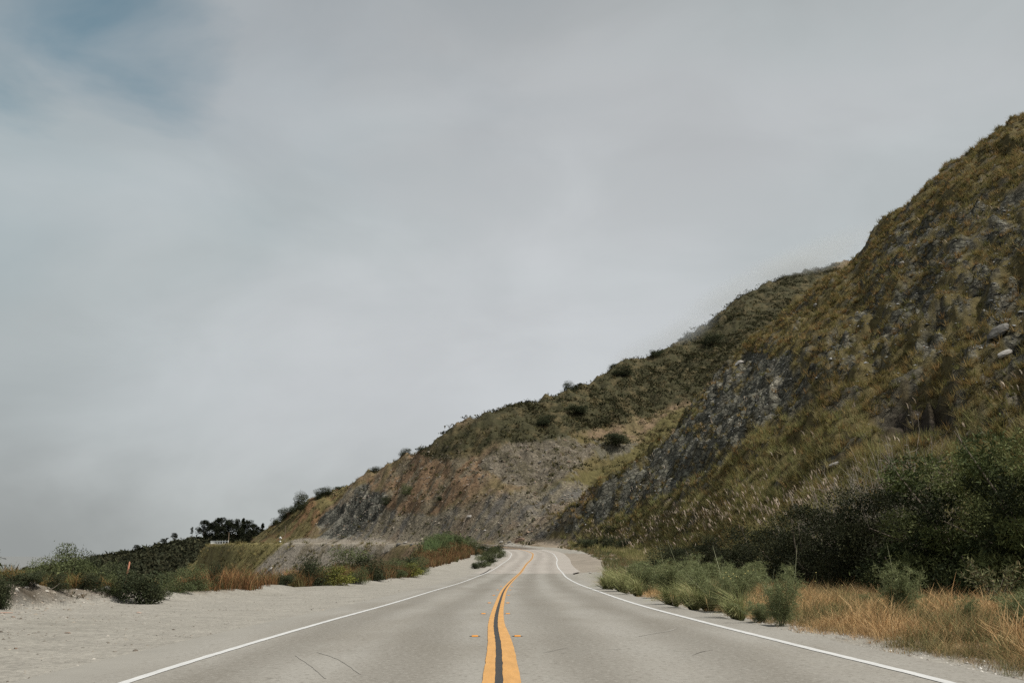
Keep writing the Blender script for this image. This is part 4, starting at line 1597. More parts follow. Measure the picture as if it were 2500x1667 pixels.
P = scatter(15000, 1280, 2300, 42, 205, f_ver2, .9, 25)
tufts('roadside_grass', P, 14, .55, .03, [(.12, .125, .055), (.10, .105, .045), (.16, .14, .065), (.20, .14, .07), (.085, .10, .045)], (.05, .8), 1, 25, .2, wind=(.1, 0),
      label='mixed green and straw grass beyond the right shoulder')

# ---- left side: turnout edge
def stones_l(P):
    return (P.lat < -5.2) * (P.lat > -12.5)


P = scatter(26000, -260, 1250, 8, 60, lambda P: (P.lat < -4.1) * (P.lat > -12.5) * (.10 + .4 * ss(fbm(P.x, P.y, 2.5, 3, 141), 0, .5)), .8, 30)
stones('turnout_gravel', P, .015, [(.27, .25, .22), (.17, .15, .125), (.12, .105, .085), (.20, .18, .15), (.09, .075, .06)], 30, label='fine loose gravel scattered over the dirt turnout')
P = scatter(9000, -260, 900, 18, 42, lambda P: np.exp(-((P.lat + 11.2) / .8) ** 2) * (P.y < 36), .8, 31)
stones('berm_rubble', P, .03, [(.24, .22, .19), (.18, .16, .13), (.28, .26, .23), (.19, .16, .13)], 31, label='rubble along the foot of the earth bank')


def f_rust(P):
    tl = np.interp(P.y, TURN[1][np.argsort(TURN[1])], -TURN[0][np.argsort(TURN[1])] * TURN[1][np.argsort(TURN[1])])
    edge = -P.x - tl
    right_band = (P.px > 420) * (P.px < 1170)
    lft = (P.px <= 420)
    d1 = right_band * (edge > .1) * (edge < 9)
    d2 = lft * (edge > 1.3) * (edge < 8)
    return (d1 * ss(fbm(P.x, P.y, 3, 3, 151), -.45, .1) + d2 * .8) * (P.y < 175)


P = scatter(42000, -260, 1180, 19, 170, f_rust, .55, 32)
tufts('rusty_grass', P, 11, .55, .010, [(.20, .105, .045), (.165, .085, .038), (.24, .135, .062), (.13, .09, .04), (.12, .11, .045)], (.03, .55), 2, 32, .16, wind=(-.08, 0),
      grow=np.interp(P.px, [-200, 400, 500, 720, 900, 1160], [.75, .75, 1.55, 1.5, 1.2, 1.0]) * np.interp(P.y, [20, 60, 160], [.9, 1.1, 1.2]), label='rust-brown dry grass and weeds along the turnout edge')


P = scatter(14000, 820, 1185, 55, 168, lambda P: (turn_edge(P.x, P.y) > .2) * (turn_edge(P.x, P.y) < 5.5) * (P.lat < -4) * .9, .9, 132)
tufts('bank_foot_grass', P, 12, .75, .02, [(.16, .095, .045), (.13, .078, .038), (.19, .12, .06), (.12, .10, .045)], (.03, .6), 1, 132, .2, minpx=.7,
      label='rust-orange dry grass in a band along the foot of the green mound')


P = scatter(26000, -260, 460, 20, 38, lambda P: (turn_edge(P.x, P.y) > .9) * (turn_edge(P.x, P.y) < 4.5) * (.2 + .8 * ss(fbm(P.x, P.y, 1.6, 3, 133), -.3, .1)), .9, 134)
tufts('bank_top_grass', P, 11, .42, .006, [(.22, .12, .045), (.17, .12, .04), (.25, .16, .07), (.10, .11, .04), (.13, .13, .05)], (.03, .8), 2, 134, .12, wind=(-.1, 0),
      label='ochre and rust grass along the top of the earth bank')


P = scatter(5000, -260, 460, 19, 36, lambda P: (turn_edge(P.x, P.y) > -.2) * (turn_edge(P.x, P.y) < 1.6) * ss(fbm(P.x, P.y, 1.2, 3, 135), .0, .3) * .8, .9, 136)
tufts('bank_weeds', P, 12, .20, .006, [(.05, .055, .028), (.07, .06, .035), (.04, .045, .022), (.10, .07, .04)], (.2, 1.4), 2, 136, .1,
      label='dark weeds and roots on the crumbling face of the earth bank')


def f_green(P):
    te = turn_edge(P.x, P.y)
    return (te > np.interp(P.y, [20, 34, 60], [1.4, .9, 1.6])) * (P.y < 180) * (te < 26) * (P.px < 1170) * ss(fbm(P.x, P.y, 6, 3, 155), -.55, -.1)


P = scatter(12000, -260, 1175, 24, 175, f_green, .6, 33)
clumps('undergrowth', P, 44, .36, .42, .040, [(.085, .10, .045), (.065, .08, .036), (.105, .115, .05), (.05, .06, .03)], 33, far_k=45, label='low green undergrowth behind the turnout edge')
P = scatter(5200, 1040, 1165, 118, 172, lambda P: (-P.lat > 10.5) * (P.lat > -20) * .9, .8, 34)
tufts('tall_green_grass', P, 16, 1.15, .035, [(.11, .15, .06), (.13, .17, .075), (.085, .12, .05)], (.02, .4), 1, 34, .25, label='tall bright green grass at the end of the mound before the bend')


# ------------------------------------------------------------------ individual plants on the left
def px_at(px, d, dz=0):
    x, y, z = at_d(px, d)
    return x, y, z + dz


gL = 'shrubs along the left turnout edge'
LEFT = [  # px, depth, width, height, meshes, label, category
    (-60, 25.5, 1.3, .75, SH_M[0], 'green shrub cut off by the left edge of the picture, on the earth bank', 'shrub'),
    (5, 23.0, .55, .75, SH_D[0], 'small dark bush at the foot of the earth bank, far left of the picture', 'bush'),
    (32, 27.5, .9, .62, SH_M[1], 'thin green shrub on the bank left of the reddish grass patch', 'shrub'),
    (88, 28.5, .9, .55, SH_M[2], 'low green shrub with a reddish top on the bank above the small dark bush', 'shrub'),
    (130, 29.5, 1.1, .8, SH_M[0], 'rounded green shrub on the bank where the skyline starts to rise', 'shrub'),
    (172, 30, 1.2, 1.05, SH_M[1], 'tallest leafy green shrub on the left earth bank', 'shrub'),
    (214, 31, 1.1, .95, SH_D[1], 'dark green shrub just right of the tallest one on the bank', 'shrub'),
    (255, 32, 1.2, .8, SH_M[2], 'spreading green shrub below the start of the distant dark ridge', 'shrub'),
    (290, 31, .9, .72, SH_D[2], 'dark shrub just left of the orange stake', 'shrub'),
    (75, 25.2, .8, .42, SH_D[0], 'dark weed hanging down the face of the earth bank', 'shrub'),
    (150, 26.4, .55, .36, SH_D[1], 'small dark weed on the crumbling bank face beside the stick', 'shrub'),
    (225, 28.3, .7, .45, SH_D[2], 'dark weed above the pale boulder on the bank', 'shrub'),
    (300, 28.9, .8, .55, SH_M[0], 'grey-green shrub leaning against the dense dark bush', 'shrub'),
    (352, 28.4, 1.2, 1.35, SH_D[0], 'dense round blackish-green bush at the edge of the turnout', 'bush'),
    (395, 30.5, .8, .8, SH_M[1], 'pale green feathery shrub right of the dense blackish bush', 'shrub'),
    (440, 33, .9, .85, SH_M[2], 'light green weed clump behind the white block', 'shrub'),
    (478, 34.5, .9, .9, SH_M[0], 'green weed clump between the white block and the slim dark bush', 'shrub'),
    (527, 36, .55, 1.05, SH_D[1], 'slim dark green bush standing in rusty grass', 'bush'),
    (762, 52, 1.35, 1.75, SH_D[2], 'upright dark green bush left of the yellow mustard', 'bush'),
    (700, 47, .8, .8, SH_D[0], 'small dark bush behind the rusty grass', 'bush'),
    (815, 53, 1.9, 1.35, SH_Y[0], 'yellow flowering mustard bush at the turnout edge', 'bush'),
    (848, 62, 2.2, 1.9, SH_M[0], 'broad green bush behind the yellow mustard', 'bush'),
    (880, 56, 1.1, 1.0, SH_M[1], 'low green bush touching the mustard on its right', 'bush'),
    (910, 62, 1.9, 1.6, SH_D[1], 'rounded dark green bush in the middle of the rusty bank', 'bush'),
    (962, 70, 1.6, 1.4, SH_M[2], 'grey-green bush between two rusty patches', 'bush'),
    (1003, 76, 2.2, 1.45, SH_Y[0], 'second, paler yellow-green mustard bush farther along the turnout', 'bush'),
    (1030, 84, 1.6, 1.4, SH_M[0], 'green bush right of the paler mustard', 'bush'),
    (900, 84, 2.4, 1.5, SH_M[1], 'green bush on the slope under the spiky tufts', 'bush'),
    (975, 96, 2.6, 1.6, SH_M[2], 'green bush on the mound below the grey boulders', 'bush'),
    (1020, 108, 2.6, 1.6, SH_D[0], 'dark bush on the mound right of the grey boulders', 'bush'),
    (1065, 126, 2.8, 1.9, SH_M[0], 'green bush on the far shoulder of the mound', 'bush'),
    (1100, 140, 2.8, 2.0, SH_M[1], 'bright green bush near the end of the mound', 'bush'),
    (1143, 158, 2.4, 2.1, SH_M[2], 'last green bush at the tip of the mound', 'bush'),
    (1161, 152, 1.2, 1.3, SH_D[1], 'small dark bush below the tip of the mound', 'bush'),
    (877, 78, 1.8, 1.1, SH_D[2], 'dark bush shading the pale streaked bank', 'bush'),
    (940, 92, 2.0, 1.3, SH_D[0], 'dark bush beside the long pale slab', 'bush'),
]
for px, d, w_, h_, ms, lb, ct in LEFT:
    x, y, z = px_at(px, d)
    w_, h_ = w_ * 1.2, h_ * (1.3 if px < 340 else .95)
    place('bush' if ct == 'bush' else 'shrub', ms, x, y, z, w_, h_, lb, ct, gL if px < 620 else 'bushes on the mound beside the turnout')

ISL = [(1161, 1388, 1.0, .9, SH_D[0], 'small dark bush at the lower end of the strip beside the bend'), (1180, 1385, 2.4, 1.5, SH_M[0], 'low green bush beside the tar seam'),
       (1196, 1374, 2.4, 1.5, SH_D[1], 'dark green bush in the middle of the strip beside the bend'), (1178, 1352, 3.0, 1.9, SH_D[2], 'rounded bush on the left of the strip beside the bend'),
       (1212, 1362, 2.8, 1.7, SH_M[1], 'green bush in the strip close to the white line'), (1208, 1351, 3.2, 2.1, SH_D[0], 'largest dark green bush at the top of the strip beside the bend'),
       (1186, 1366, 1.8, 1.4, SH_M[2], 'pale green bush in the gap of the strip')]
for px, py, w_, h_, ms, lb in ISL:
    x, y, z = drop(px, py, 60)
    place('bush', ms, x, y, z, w_, h_, lb, 'bush', 'bushes in the strip beside the bend')

# spiky tufts on the mound
for i, (px, d, s_, lb) in enumerate(((868, 88, 1.5, 'spiky yellow-green tuft on the left end of the mound crest'), (893, 92, 1.7, 'broad spiky tuft with brown leaves on the mound crest'),
                                     (918, 97, 1.7, 'golden spiky tuft in the middle of the mound crest'), (944, 103, 1.6, 'spiky tuft just left of the grey boulders'),
                                     (966, 112, 1.5, 'rust-tipped tuft behind the grey boulders'))):
    x, y, z = px_at(px, d)
    obj('grass_tuft', GC2[i % 2], loc=(x, y, z), sc=(s_ * 1.7, s_ * 1.7, s_ * 1.25), rz=i * 1.3, label=lb, cat='grass tuft', group='spiky tufts on the mound')

# ------------------------------------------------------------------ individual plants on the right
FNT = [(1898, 19.2, 1.05, 1.18, 0, 'tall feathery fennel plant with pale stalks at the verge, nearest the white line'),
       (2200, 18.9, 1.05, 1.15, 1, 'feathery fennel plant standing alone in the dry grass below the dark thicket'),
       (2475, 15.2, 1.15, .85, 2, 'dark feathery fennel plant cut by the right edge of the picture'),
       (2342, 17.2, .5, .55, 1, 'small fennel sprig between the two larger fennel plants'),
       (1775, 25.5, 1.6, 1.3, 0, 'bushy fennel plant behind the long-bladed grass'),
       (1712, 31, 1.7, 1.35, 2, 'feathery fennel plant left of the yellow flower heads'),
       (1640, 37, 1.9, 1.5, 1, 'soft green fennel plant behind the pale stalks'),
       (1590, 43, 2.0, 1.5, 2, 'fennel plant farther back along the right shoulder'),
       (1700, 40, 2.0, 1.6, 0, 'fennel plant in front of the dark thicket'),
       (1810, 33, 1.5, 1.3, 2, 'feathery plant at the left foot of the dark thicket'),
       (2110, 24, .6, .4, 2, 'low green sprig in the middle of the dry grass'),
       (1850, 20.5, .75, .5, 2, 'low fennel clump touching the tall fennel on its left')]
for px, d, w_, h_, k_, lb in FNT:
    x, y, z = px_at(px, d)
    place('fennel_plant', FN[k_], x, y, z, w_, h_, lb, 'fennel plant', 'feathery fennel plants along the right verge', parts=('fronds', 'stem'), tilt=(0, -.08))

GRS = [(1795, 21.3, 1.0, 0, 'fan of long pale grass blades spilling over the asphalt edge'), (1690, 27, 1.15, 1, 'arching long-bladed grass clump at the asphalt edge'),
       (1640, 29.5, 1.1, 2, 'long-bladed grass clump left of the arching one'), (1725, 26.5, 1.0, 2, 'long pale grass clump between the fan and the arching clump'),
       (1555, 39, 1.2, 0, 'rounded olive grass clump beside the gravel'), (1520, 43, 1.5, 1, 'large olive grass clump near the brown pull-out'),
       (1485, 47, 1.3, 2, 'grass clump on the point where the verge meets the pull-out'), (1545, 46, 1.6, 0, 'tall olive grass clump behind the rounded one'),
       (1500, 53, 1.6, 1, 'grass clump behind the point of the verge')]
for px, d, s_, k_, lb in GRS:
    x, y, z = px_at(px, d)
    obj('grass_clump', GC1[k_], loc=(x, y, z), sc=s_, rz=.3 * k_, label=lb, cat='grass clump', group='long-bladed grass clumps on the right verge')

# the thicket at the foot of the hill
TH_ = [(1760, 62, 5.2, 3.0, SH_B[0], 'low dark thicket bush at the left end of the roadside thicket'), (1850, 52, 5.4, 3.3, SH_B[1], 'dark bush behind the yellow flower heads'),
       (1930, 44, 4.8, 3.4, SH_B[0], 'blackish-green bush behind the tall fennel'), (2010, 40, 4.8, 3.7, SH_B[1], 'tall dark bush in the middle of the roadside thicket'),
       (2100, 37, 4.6, 4.0, SH_B[0], 'dark bush under the bare branches'), (2190, 35, 4.4, 3.8, SH_B[1], 'deeply shaded bush left of the willow'),
       (1690, 78, 5.5, 2.4, SH_B[1], 'dark bush farther along behind the green fennel'), (1620, 96, 5.0, 2.4, SH_D[1], 'olive bush at the foot of the plume grass')]
for px, d, w_, h_, ms, lb in TH_:
    x, y, z = px_at(px, d)
    place('thicket_bush', ms, x, y, z, w_, h_, lb, 'bush', 'dark bushes of the roadside thicket')
for px, d, w_, h_, lb in ((2330, 31, 6.0, 4.9, 'large glossy green willow filling the right side of the thicket'), (2520, 27, 5.2, 5.2, 'green willow cut by the right edge of the picture')):
    x, y, z = px_at(px, d)
    place('willow', SH_W[0], x, y, z, w_, h_, lb, 'willow', 'willows in the thicket')


# dark coarse bushes near the pull-out and up the slope
for px, py, w_, h_, ms, lb in ((1452, 1336, 5.5, 2.4, SH_D[0], 'dark bush at the foot of the slope left of the plumes'), (1490, 1335, 4.5, 2.0, SH_D[1], 'second dark bush at the foot of the slope under the plumes'),
                               (1418, 1332, 3.2, 1.3, SH_D[2], 'small dark bush nearest the far bend at the slope foot'), (1530, 1338, 4.6, 2.0, SH_D[2], 'dark bush below the densest pale plumes'),
                               (1510, 1086, 8.5, 5.0, SH_D[0], 'large isolated dark bush on the grassy hillside above the bend'), (1490, 1302, 2.2, 1.7, SH_D[1], 'lone dark shrub among the pale plumes'),
                               (1740, 842, 9.0, 6.0, SH_D[2], 'big dark bush high on the scrub slope'), (1520, 918, 9, 4.2, SH_D[1], 'dark bush on the upper scrub slope below the skyline'),
                               (1405, 1010, 8, 3.6, SH_D[0], 'dark bush in the scrub belt above the scree'), (1330, 1040, 8, 3.8, SH_D[1], 'dark bush at the lower edge of the scrub belt'),
                               (945, 1232, 3.6, 3.0, SH_D[2], 'dark green bush on the brown cut slope'), (990, 1208, 4.2, 3.4, SH_M[1], 'green bush above the one on the brown cut slope'),
                               (1075, 1222, 2.2, 1.6, SH_D[0], 'small dark bush low on the cut slope'), (737, 1245, 6.5, 6.0, SH_D[1], 'dark bush on the olive slope left of the slate cliff')):
    x, y, z = drop(px, py, 60)
    place('hillside_bush', ms, x, y, z, w_, h_, lb, 'bush', 'dark bushes on the hillsides')


def crest(px, d0, d1):
    """highest standing ground on a bearing"""
    d = np.linspace(d0, d1, 400)
    X = (px - 1250) / 2478 * d
    Z = gz(X, d)
    k = ((Z - CH) / d).argmax()
    return float(X[k]), float(d[k]), float(Z[k])


for px, d0, d1, w_, h_, ms, lb in ((1617, 330, 560, 6, 4.6, SH_D[0], 'tree-like bush fading into fog on the upper skyline'), (1396, 270, 470, 5.4, 4.2, SH_D[1], 'round dark bush standing alone on the skyline'),
                                   (1506, 300, 500, 3.8, 2.2, SH_D[2], 'small bush on the skyline step'), (1025, 260, 400, 4.2, 2.2, SH_D[0], 'bush on the skyline above the rusty slope'),
                                   (984, 260, 400, 4.4, 2.6, SH_D[1], 'bush on the skyline left of the rusty slope'), (912, 260, 420, 5.0, 2.5, SH_D[2], 'low bush on the skyline above the brown cut'),
                                   (826, 260, 420, 6.0, 2.8, SH_D[0], 'dark bush on the skyline above the slate cliff'), (795, 260, 420, 5.5, 3.0, SH_D[1], 'dark bush on the skyline left of the slate cliff'),
                                   (776, 260, 420, 4.4, 3.8, SH_D[2], 'taller dark bush at the notch of the skyline'), (712, 260, 420, 6.2, 4.4, SH_D[0], 'dark tree-like bush on the lower skyline'),
                                   (690, 260, 420, 4.6, 4.4, SH_D[1], 'dark bushy tree leaning out from the lower skyline'), (675, 260, 420, 4.0, 3.2, SH_D[2], 'lowest dark bush on the skyline above the far road')):
    x, y, z = crest(px, d0, d1)
    place('skyline_bush', ms, x, y - 1.0, z - .38 * h_, w_, h_, lb, 'bush', 'bushes along the hill skyline')

# ---- distant trees on the low ridge
TL = [(470, 1283, 'sparse', 'sparse lone tree left of the ridge grove'), (499, 1270, 'b', 'leftmost full tree of the ridge grove'), (514, 1276, 'b', 'low tree in the left part of the ridge grove'),
      (528, 1273, 'b', 'second broad tree of the ridge grove'), (544, 1264, 'b', 'tallest domed tree left of centre in the ridge grove'), (558, 1272, 'b', 'tree right of the tallest domed tree'),
      (571, 1268, 'b', 'domed tree in the middle of the ridge grove'), (583, 1276, 'b', 'low tree right of the middle of the grove'), (595, 1264, 'cone', 'pointed tall tree right of the middle of the grove'),
      (607, 1270, 'b', 'broad tree on the right of the ridge grove'), (619, 1278, 'b', 'smaller tree near the right end of the grove'), (630, 1284, 'b', 'thin low tree before the last pointed one'),
      (642, 1276, 'cone', 'pointed tree at the right end of the ridge grove'), (536, 1284, 'b', 'short tree in front of the grove below the tallest tree'), (588, 1288, 'b', 'short tree in front of the grove near its middle'),
      (614, 1292, 'b', 'short tree in front of the grove at its right')]
for i, (px, top, kd_, lb) in enumerate(TL):
    dd_ = 880 + (i % 3) * 6 - (20 if 'front' in lb else 0)
    X, Y, ZZ = unproj(px, top, dd_)
    gx = float(gz(X, Y))
    hh = max(ZZ - gx, 7)
    if kd_ == 'sparse':
        hh = min(hh, 10)
        gx = ZZ - hh
    e = obj('ridge_tree', None, loc=(X, Y, gx - .5), rz=i * 1.7, label=lb, cat='tree', group='dark trees on the distant ridge')
    ms = TR[4] if kd_ == 'sparse' else TR[3] if kd_ == 'cone' else TR[i % 3]
    wdt = hh * (1.0 if kd_ != 'b' else 1.15)
    e.scale = (wdt, wdt, hh * 1.04)
    obj('crown', ms[0], e)
    obj('trunk', ms[1], e)
for px, lb in ((425, 'small round tree alone on the slope of the distant ridge'), (399, 'low bush on the slope of the distant ridge'), (335, 'lowest bush on the distant ridge')):
    x, y, z = crest(px, 820, 930)
    e = obj('ridge_tree', None, loc=(x, y, z - 2), label=lb, cat='tree', group='dark trees on the distant ridge')
    e.scale = (8, 8, 6 if px != 425 else 8)
    obj('crown', TR[0][0], e)
    obj('trunk', TR[0][1], e)

# ---- bare twiggy shrubs in the thicket
def twig_mesh(seed, n=70):
    g_ = np.random.default_rng(seed)
    parts = []
    for i in range(n):
        a = g_.uniform(0, 6.28)
        ln_ = g_.uniform(.05, .55)
        h_ = g_.uniform(.55, 1.0)
        p0 = np.array([g_.normal(0, .08), g_.normal(0, .08), 0])
        d = np.array([math.cos(a) * math.sin(ln_), math.sin(a) * math.sin(ln_), math.cos(ln_)])
        pts = [p0]
        for s_ in range(4):
            d = d + g_.normal(0, .13, 3)
            d /= np.linalg.norm(d)
            pts.append(pts[-1] + d * h_ / 4)
        parts.append(tube(pts, .0055, .0012, 3))
        for b_ in range(7):
            k_ = g_.integers(1, 4)
            q0 = pts[k_] + (pts[k_ + 1] - pts[k_]) * g_.random()
            e_ = d + g_.normal(0, .6, 3)
            e_ /= np.linalg.norm(e_)
            L_ = g_.uniform(.08, .24)
            q1 = q0 + e_ * L_ * .5
            parts.append(tube([q0, q1, q1 + (e_ + g_.normal(0, .35, 3)) * L_ * .5], .0022, .0007, 3))
    V, F_, C_ = cat_geo(parts)
    return mesh_np('bare_branches', V, F_, [M_twig])


TW = [twig_mesh(200), twig_mesh(201, 50)]
for i, (px, d, w_, h_, lb) in enumerate(((2060, 43, 4.2, 4.8, 'bare twiggy shrub rising over the middle of the thicket'), (2160, 39, 4.5, 5.6, 'tallest bare grey shrub left of the willow'),
                                         (2240, 40, 4.6, 6.2, 'bare branched shrub against the hillside behind the willow'), (1985, 47, 3.4, 4.2, 'thin bare shrub left of the thicket centre'))):
    x, y, z = px_at(px, d)
    obj('bare_shrub', TW[i % 2], loc=(x, y, z), sc=(w_, w_, h_), rz=i * 2.1, label=lb, cat='shrub', group='bare twiggy shrubs in the thicket')

# the willow-leaved sapling low at the right
g_ = np.random.default_rng(77)
sp, lc = [], []
for i in range(16):
    a = g_.uniform(0, 6.28)
    p0 = np.array([g_.normal(0, .06), g_.normal(0, .06), 0])
    top = np.array([math.cos(a) * g_.uniform(.2, .75), math.sin(a) * g_.uniform(.2, .6), g_.uniform(.55, 1.05)])
    mid = top * .5 + [0, 0, .12]
    sp.append(tube([p0, mid, top], .008, .003, 4))
    for t_ in g_.uniform(.3, 1.05, 46):
        c = (1 - t_) ** 2 * p0 + 2 * t_ * (1 - t_) * mid + t_ ** 2 * top
        lc.append(c + g_.normal(0, .03, 3))
lc = np.array(lc)
V, Fc, Cc = leaf_cloud(lc, .105, .024, g_, pick([(.15, .15, .075), (.12, .125, .06), (.18, .15, .08), (.09, .10, .045)], len(lc), g_), .25)
e = obj('sapling', None, loc=px_at(2420, 21.5), label='sapling with long narrow pale leaves in front of the willow', cat='sapling')
e.scale = (1.3, 1.3, 1.25)
obj('foliage', mesh_np('sapling_leaves', V, Fc, [M_leaf], False, Cc), e)
V, Fc, Cc = cat_geo(sp)
obj('stem', mesh_np('sapling_stem', V, Fc, [M_bark]), e)

# yellow flower heads by the fennel
M_flow = mat('flower_head', (.50, .42, .16), .8)
M_stk = mat('flower_stalk', (.12, .13, .06), .8)
for i, (px, py_) in enumerate(((1772, 1397), (1779, 1406), (1790, 1400), (1766, 1410), (1784, 1412), (1819, 1399), (1839, 1391), (1798, 1407), (1992, 1397), (1990, 1418), (2056, 1428), (1826, 1393))):
    d_ = 23.5
    X, Y, ZZ = unproj(px, py_, d_ if px < 1900 else 26)
    g0 = float(gz(X, Y))
    hh = max(ZZ - g0, .12)
    V, Fc, Cc = tube([(0, 0, 0), (.02, 0, hh * .6), (0, 0, hh)], .004, .003, 4)
    e = obj('flower', None, loc=(X, Y, g0), label='small yellow flower head, ' + ['first of the four crowded ones by the fennel', 'second of the crowded ones by the fennel', 'highest of the crowded ones by the fennel', 'leftmost of the crowded ones by the fennel', 'lowest of the crowded ones by the fennel', 'on a thin stalk below the dark gap in the thicket', 'topmost near the tall fennel stalk', 'just right of the crowded ones', 'at the foot of the dark thicket', 'in the dry grass edge under the thicket', 'farthest right along the thicket foot', 'beside the topmost one near the tall stalk'][i], cat='flower', group='yellow flower heads beside the fennel')
    obj('stalk', mesh_np('flower_stalk', V, Fc, [M_stk]), e)
    T = np.array([(1, 0, 0), (-1, 0, 0), (0, 1, 0), (0, -1, 0), (0, 0, .7), (0, 0, -.6)]) * .019 + [0, 0, hh]
    Fo = np.array([(0, 2, 4), (2, 1, 4), (1, 3, 4), (3, 0, 4), (2, 0, 5), (1, 2, 5), (3, 1, 5), (0, 3, 5)])
    obj('flower_head', mesh_np('flower_head', T, Fo, [M_flow]), e)


# ------------------------------------------------------------------ rocks
def rock_mesh(seed, mt, sub=2):
    bm_ = __import__('bmesh').new()
    __import__('bmesh').ops.create_icosphere(bm_, subdivisions=sub, radius=.5)
    g_ = np.random.default_rng(seed)
    pl = g_.normal(0, 1, (9, 3))
    pl /= np.linalg.norm(pl, axis=1)[:, None]
    of = g_.uniform(.24, .42, 9)
    for v in bm_.verts:
        p = np.array(v.co)
        for a_, o_ in zip(pl, of):
            dd_ = p @ a_ - o_
            if dd_ > 0:
                p = p - a_ * dd_
        p = p * (1 + .05 * g_.normal())
        v.co = p
    me_ = bpy.data.meshes.new('rock')
    bm_.to_mesh(me_)
    bm_.free()
    me_.materials.append(mt)
    return me_


RK = {'p': [rock_mesh(i, M_rock) for i in range(3)], 'g': [rock_mesh(5 + i, M_rockd) for i in range(2)], 'w': [rock_mesh(9 + i, M_white) for i in range(2)]}
RK['b'] = [rock_mesh(12, mat('brown_rock', (.16, .11, .08), .95, var=.3, vscale=2, bump=.05, bscale=5))]
RK['d'] = [rock_mesh(14, mat('pinkish_rock', (.30, .23, .19), .95, var=.2, vscale=8))]
ROCKS = [  # px, py, size m (x,y,z), kind, dmin, label
    (660, 1392, 2.5, 1.8, 2.2, 'w', 150, 'large white boulder lying on the far scree bank behind the rusty grass'),
    (409, 1412, .40, .22, .17, 'w', 15, 'flat white block beside the dense blackish bush'),
    (247, 1432, .33, .25, .22, 'p', 15, 'pale rounded boulder on the earth bank'), (261, 1440, .26, .22, .2, 'p', 15, 'smaller boulder touching the pale rounded one'),
    (440, 1434, .16, .12, .10, 'w', 15, 'fist-sized white stone on the bank below the white block'),
    (338, 1496, .16, .12, .07, 'd', 15, 'flat pinkish stone lying on the dirt turnout'), (302, 1466, .15, .1, .09, 'p', 15, 'pale stone at the foot of the bank below the boulders'),
    (32, 1506, .12, .09, .04, 'b', 12, 'small brown stone at the left edge of the turnout'), (360, 1467, .08, .06, .04, 'b', 15, 'dark stone in front of the blackish bush'),
    (165, 1545, .12, .08, .03, 'b', 12, 'flat brown stone group in the middle of the turnout'), (38, 1583, .07, .05, .03, 'b', 9, 'dark pebble low on the left of the turnout'),
    (972, 1331, 2.0, 1.3, 1.2, 'g', 80, 'grey boulder on the mound crest'), (989, 1326, 2.2, 1.4, .9, 'p', 80, 'pale slab-like boulder right of the grey one'),
    (1004, 1331, 1.4, 1.1, .8, 'g', 80, 'low grey boulder at the right end of the boulder row'), (944, 1349, 2.4, 1.0, .5, 'p', 70, 'long pale slab on the face of the mound'),
    (885, 1362, 1.3, .8, 1.0, 'g', 60, 'shaded grey rock under the spiky tufts'),
    (1223, 1325, 1.6, 1.1, .9, 'p', 180, 'pale boulder at the foot of the cut slope'), (1241, 1325, 2.0, 1.1, .7, 'p', 180, 'low pale boulder right of the first at the slope foot'),
    (1268, 1322, 3.6, 1.5, 1.6, 'b', 180, 'reddish-brown fallen rock heap at the foot of the cut slope'), (1145, 1264, 2.4, 1.6, 1.5, 'p', 180, 'pale boulder low on the cut slope'),
    (1317, 1131, 2.0, 1.5, 1.0, 'w', 180, 'small white rock on the scree patch'), (1183, 1297, 1.4, 1.1, .8, 'w', 180, 'white rock just above the road on the cut slope'),
    (2454, 871, 1.9, 1.3, 1.3, 'w', 60, 'white rock high in the grass at the right edge'), (1806, 888, 3.2, 2.0, 1.4, 'w', 120, 'pale rounded rock on top of the dark slate band'),
    (1991, 747, 1.5, 1.1, .9, 'p', 120, 'small pale rock near the upper edge of the near slope'), (2202, 645, 1.3, 1.0, .9, 'p', 100, 'pale rock high on the near slope'),
    (1993, 1069, 1.3, 1.0, 1.0, 'w', 60, 'pale square stone among the plume grass'), (2165, 1092, 1.0, .8, .6, 'w', 60, 'white stone below the dark hollow'),
    (2035, 1138, 1.9, .9, .7, 'p', 60, 'long pale stone in the lower hillside grass'), (2440, 815, 4.0, 2.0, 1.5, 'g', 60, 'grey rock outcrop near the right edge of the slope'),
    (2225, 480, 2.4, 1.8, 2.6, 'g', 120, 'dark rock jutting from the skyline of the near slope'), (1440, 1399, .5, .35, .2, 'w', 30, 'pale stone by the edge of the pull-out'),
    (2095, 1435, .5, .35, .25, 'p', 15, 'pale stone at the foot of the thicket'), (2400, 1460, .7, .45, .25, 'p', 14, 'flat pale rock in the dry grass by the sapling'),
    (2405, 1652, .10, .07, .05, 'w', 7, 'white pebble on the gravel edge at the lower right'), (1998, 1498, .12, .09, .09, 'w', 10, 'small white stone in the dry grass')]
d_hill = lambda y_: y_ > 50
for i, (px, py, a_, b_, c_, k_, dm, lb) in enumerate(ROCKS):
    x, y, z = drop(px, py, dm)
    L_ = RK[k_]
    hs = .8 if d_hill(y) else 1.0
    o = obj('rock', L_[i % len(L_)], loc=(x, y, z + c_ * .12), sc=(a_ * hs, b_ * hs, c_ * hs), rz=(i * 1.3) % 1.0 - .5, label=lb, cat='rock', group='rocks on the slopes and verges')
    if y > 50:
        o.rotation_euler[0], o.rotation_euler[1] = -.35, -.45

# fallen sticks
M_wood = mat('weathered_wood', (.30, .26, .21), .9, var=.2, vscale=30)
M_pink = mat('pinkish_wood', (.42, .27, .21), .9, var=.15, vscale=30)


def stick(pts, r, mt, label, name='stick'):
    V, Fc, Cc = tube(pts, r, r * .6, 6)
    return obj(name, mesh_np(name, V, Fc, [mt], True), label=label, cat='stick')


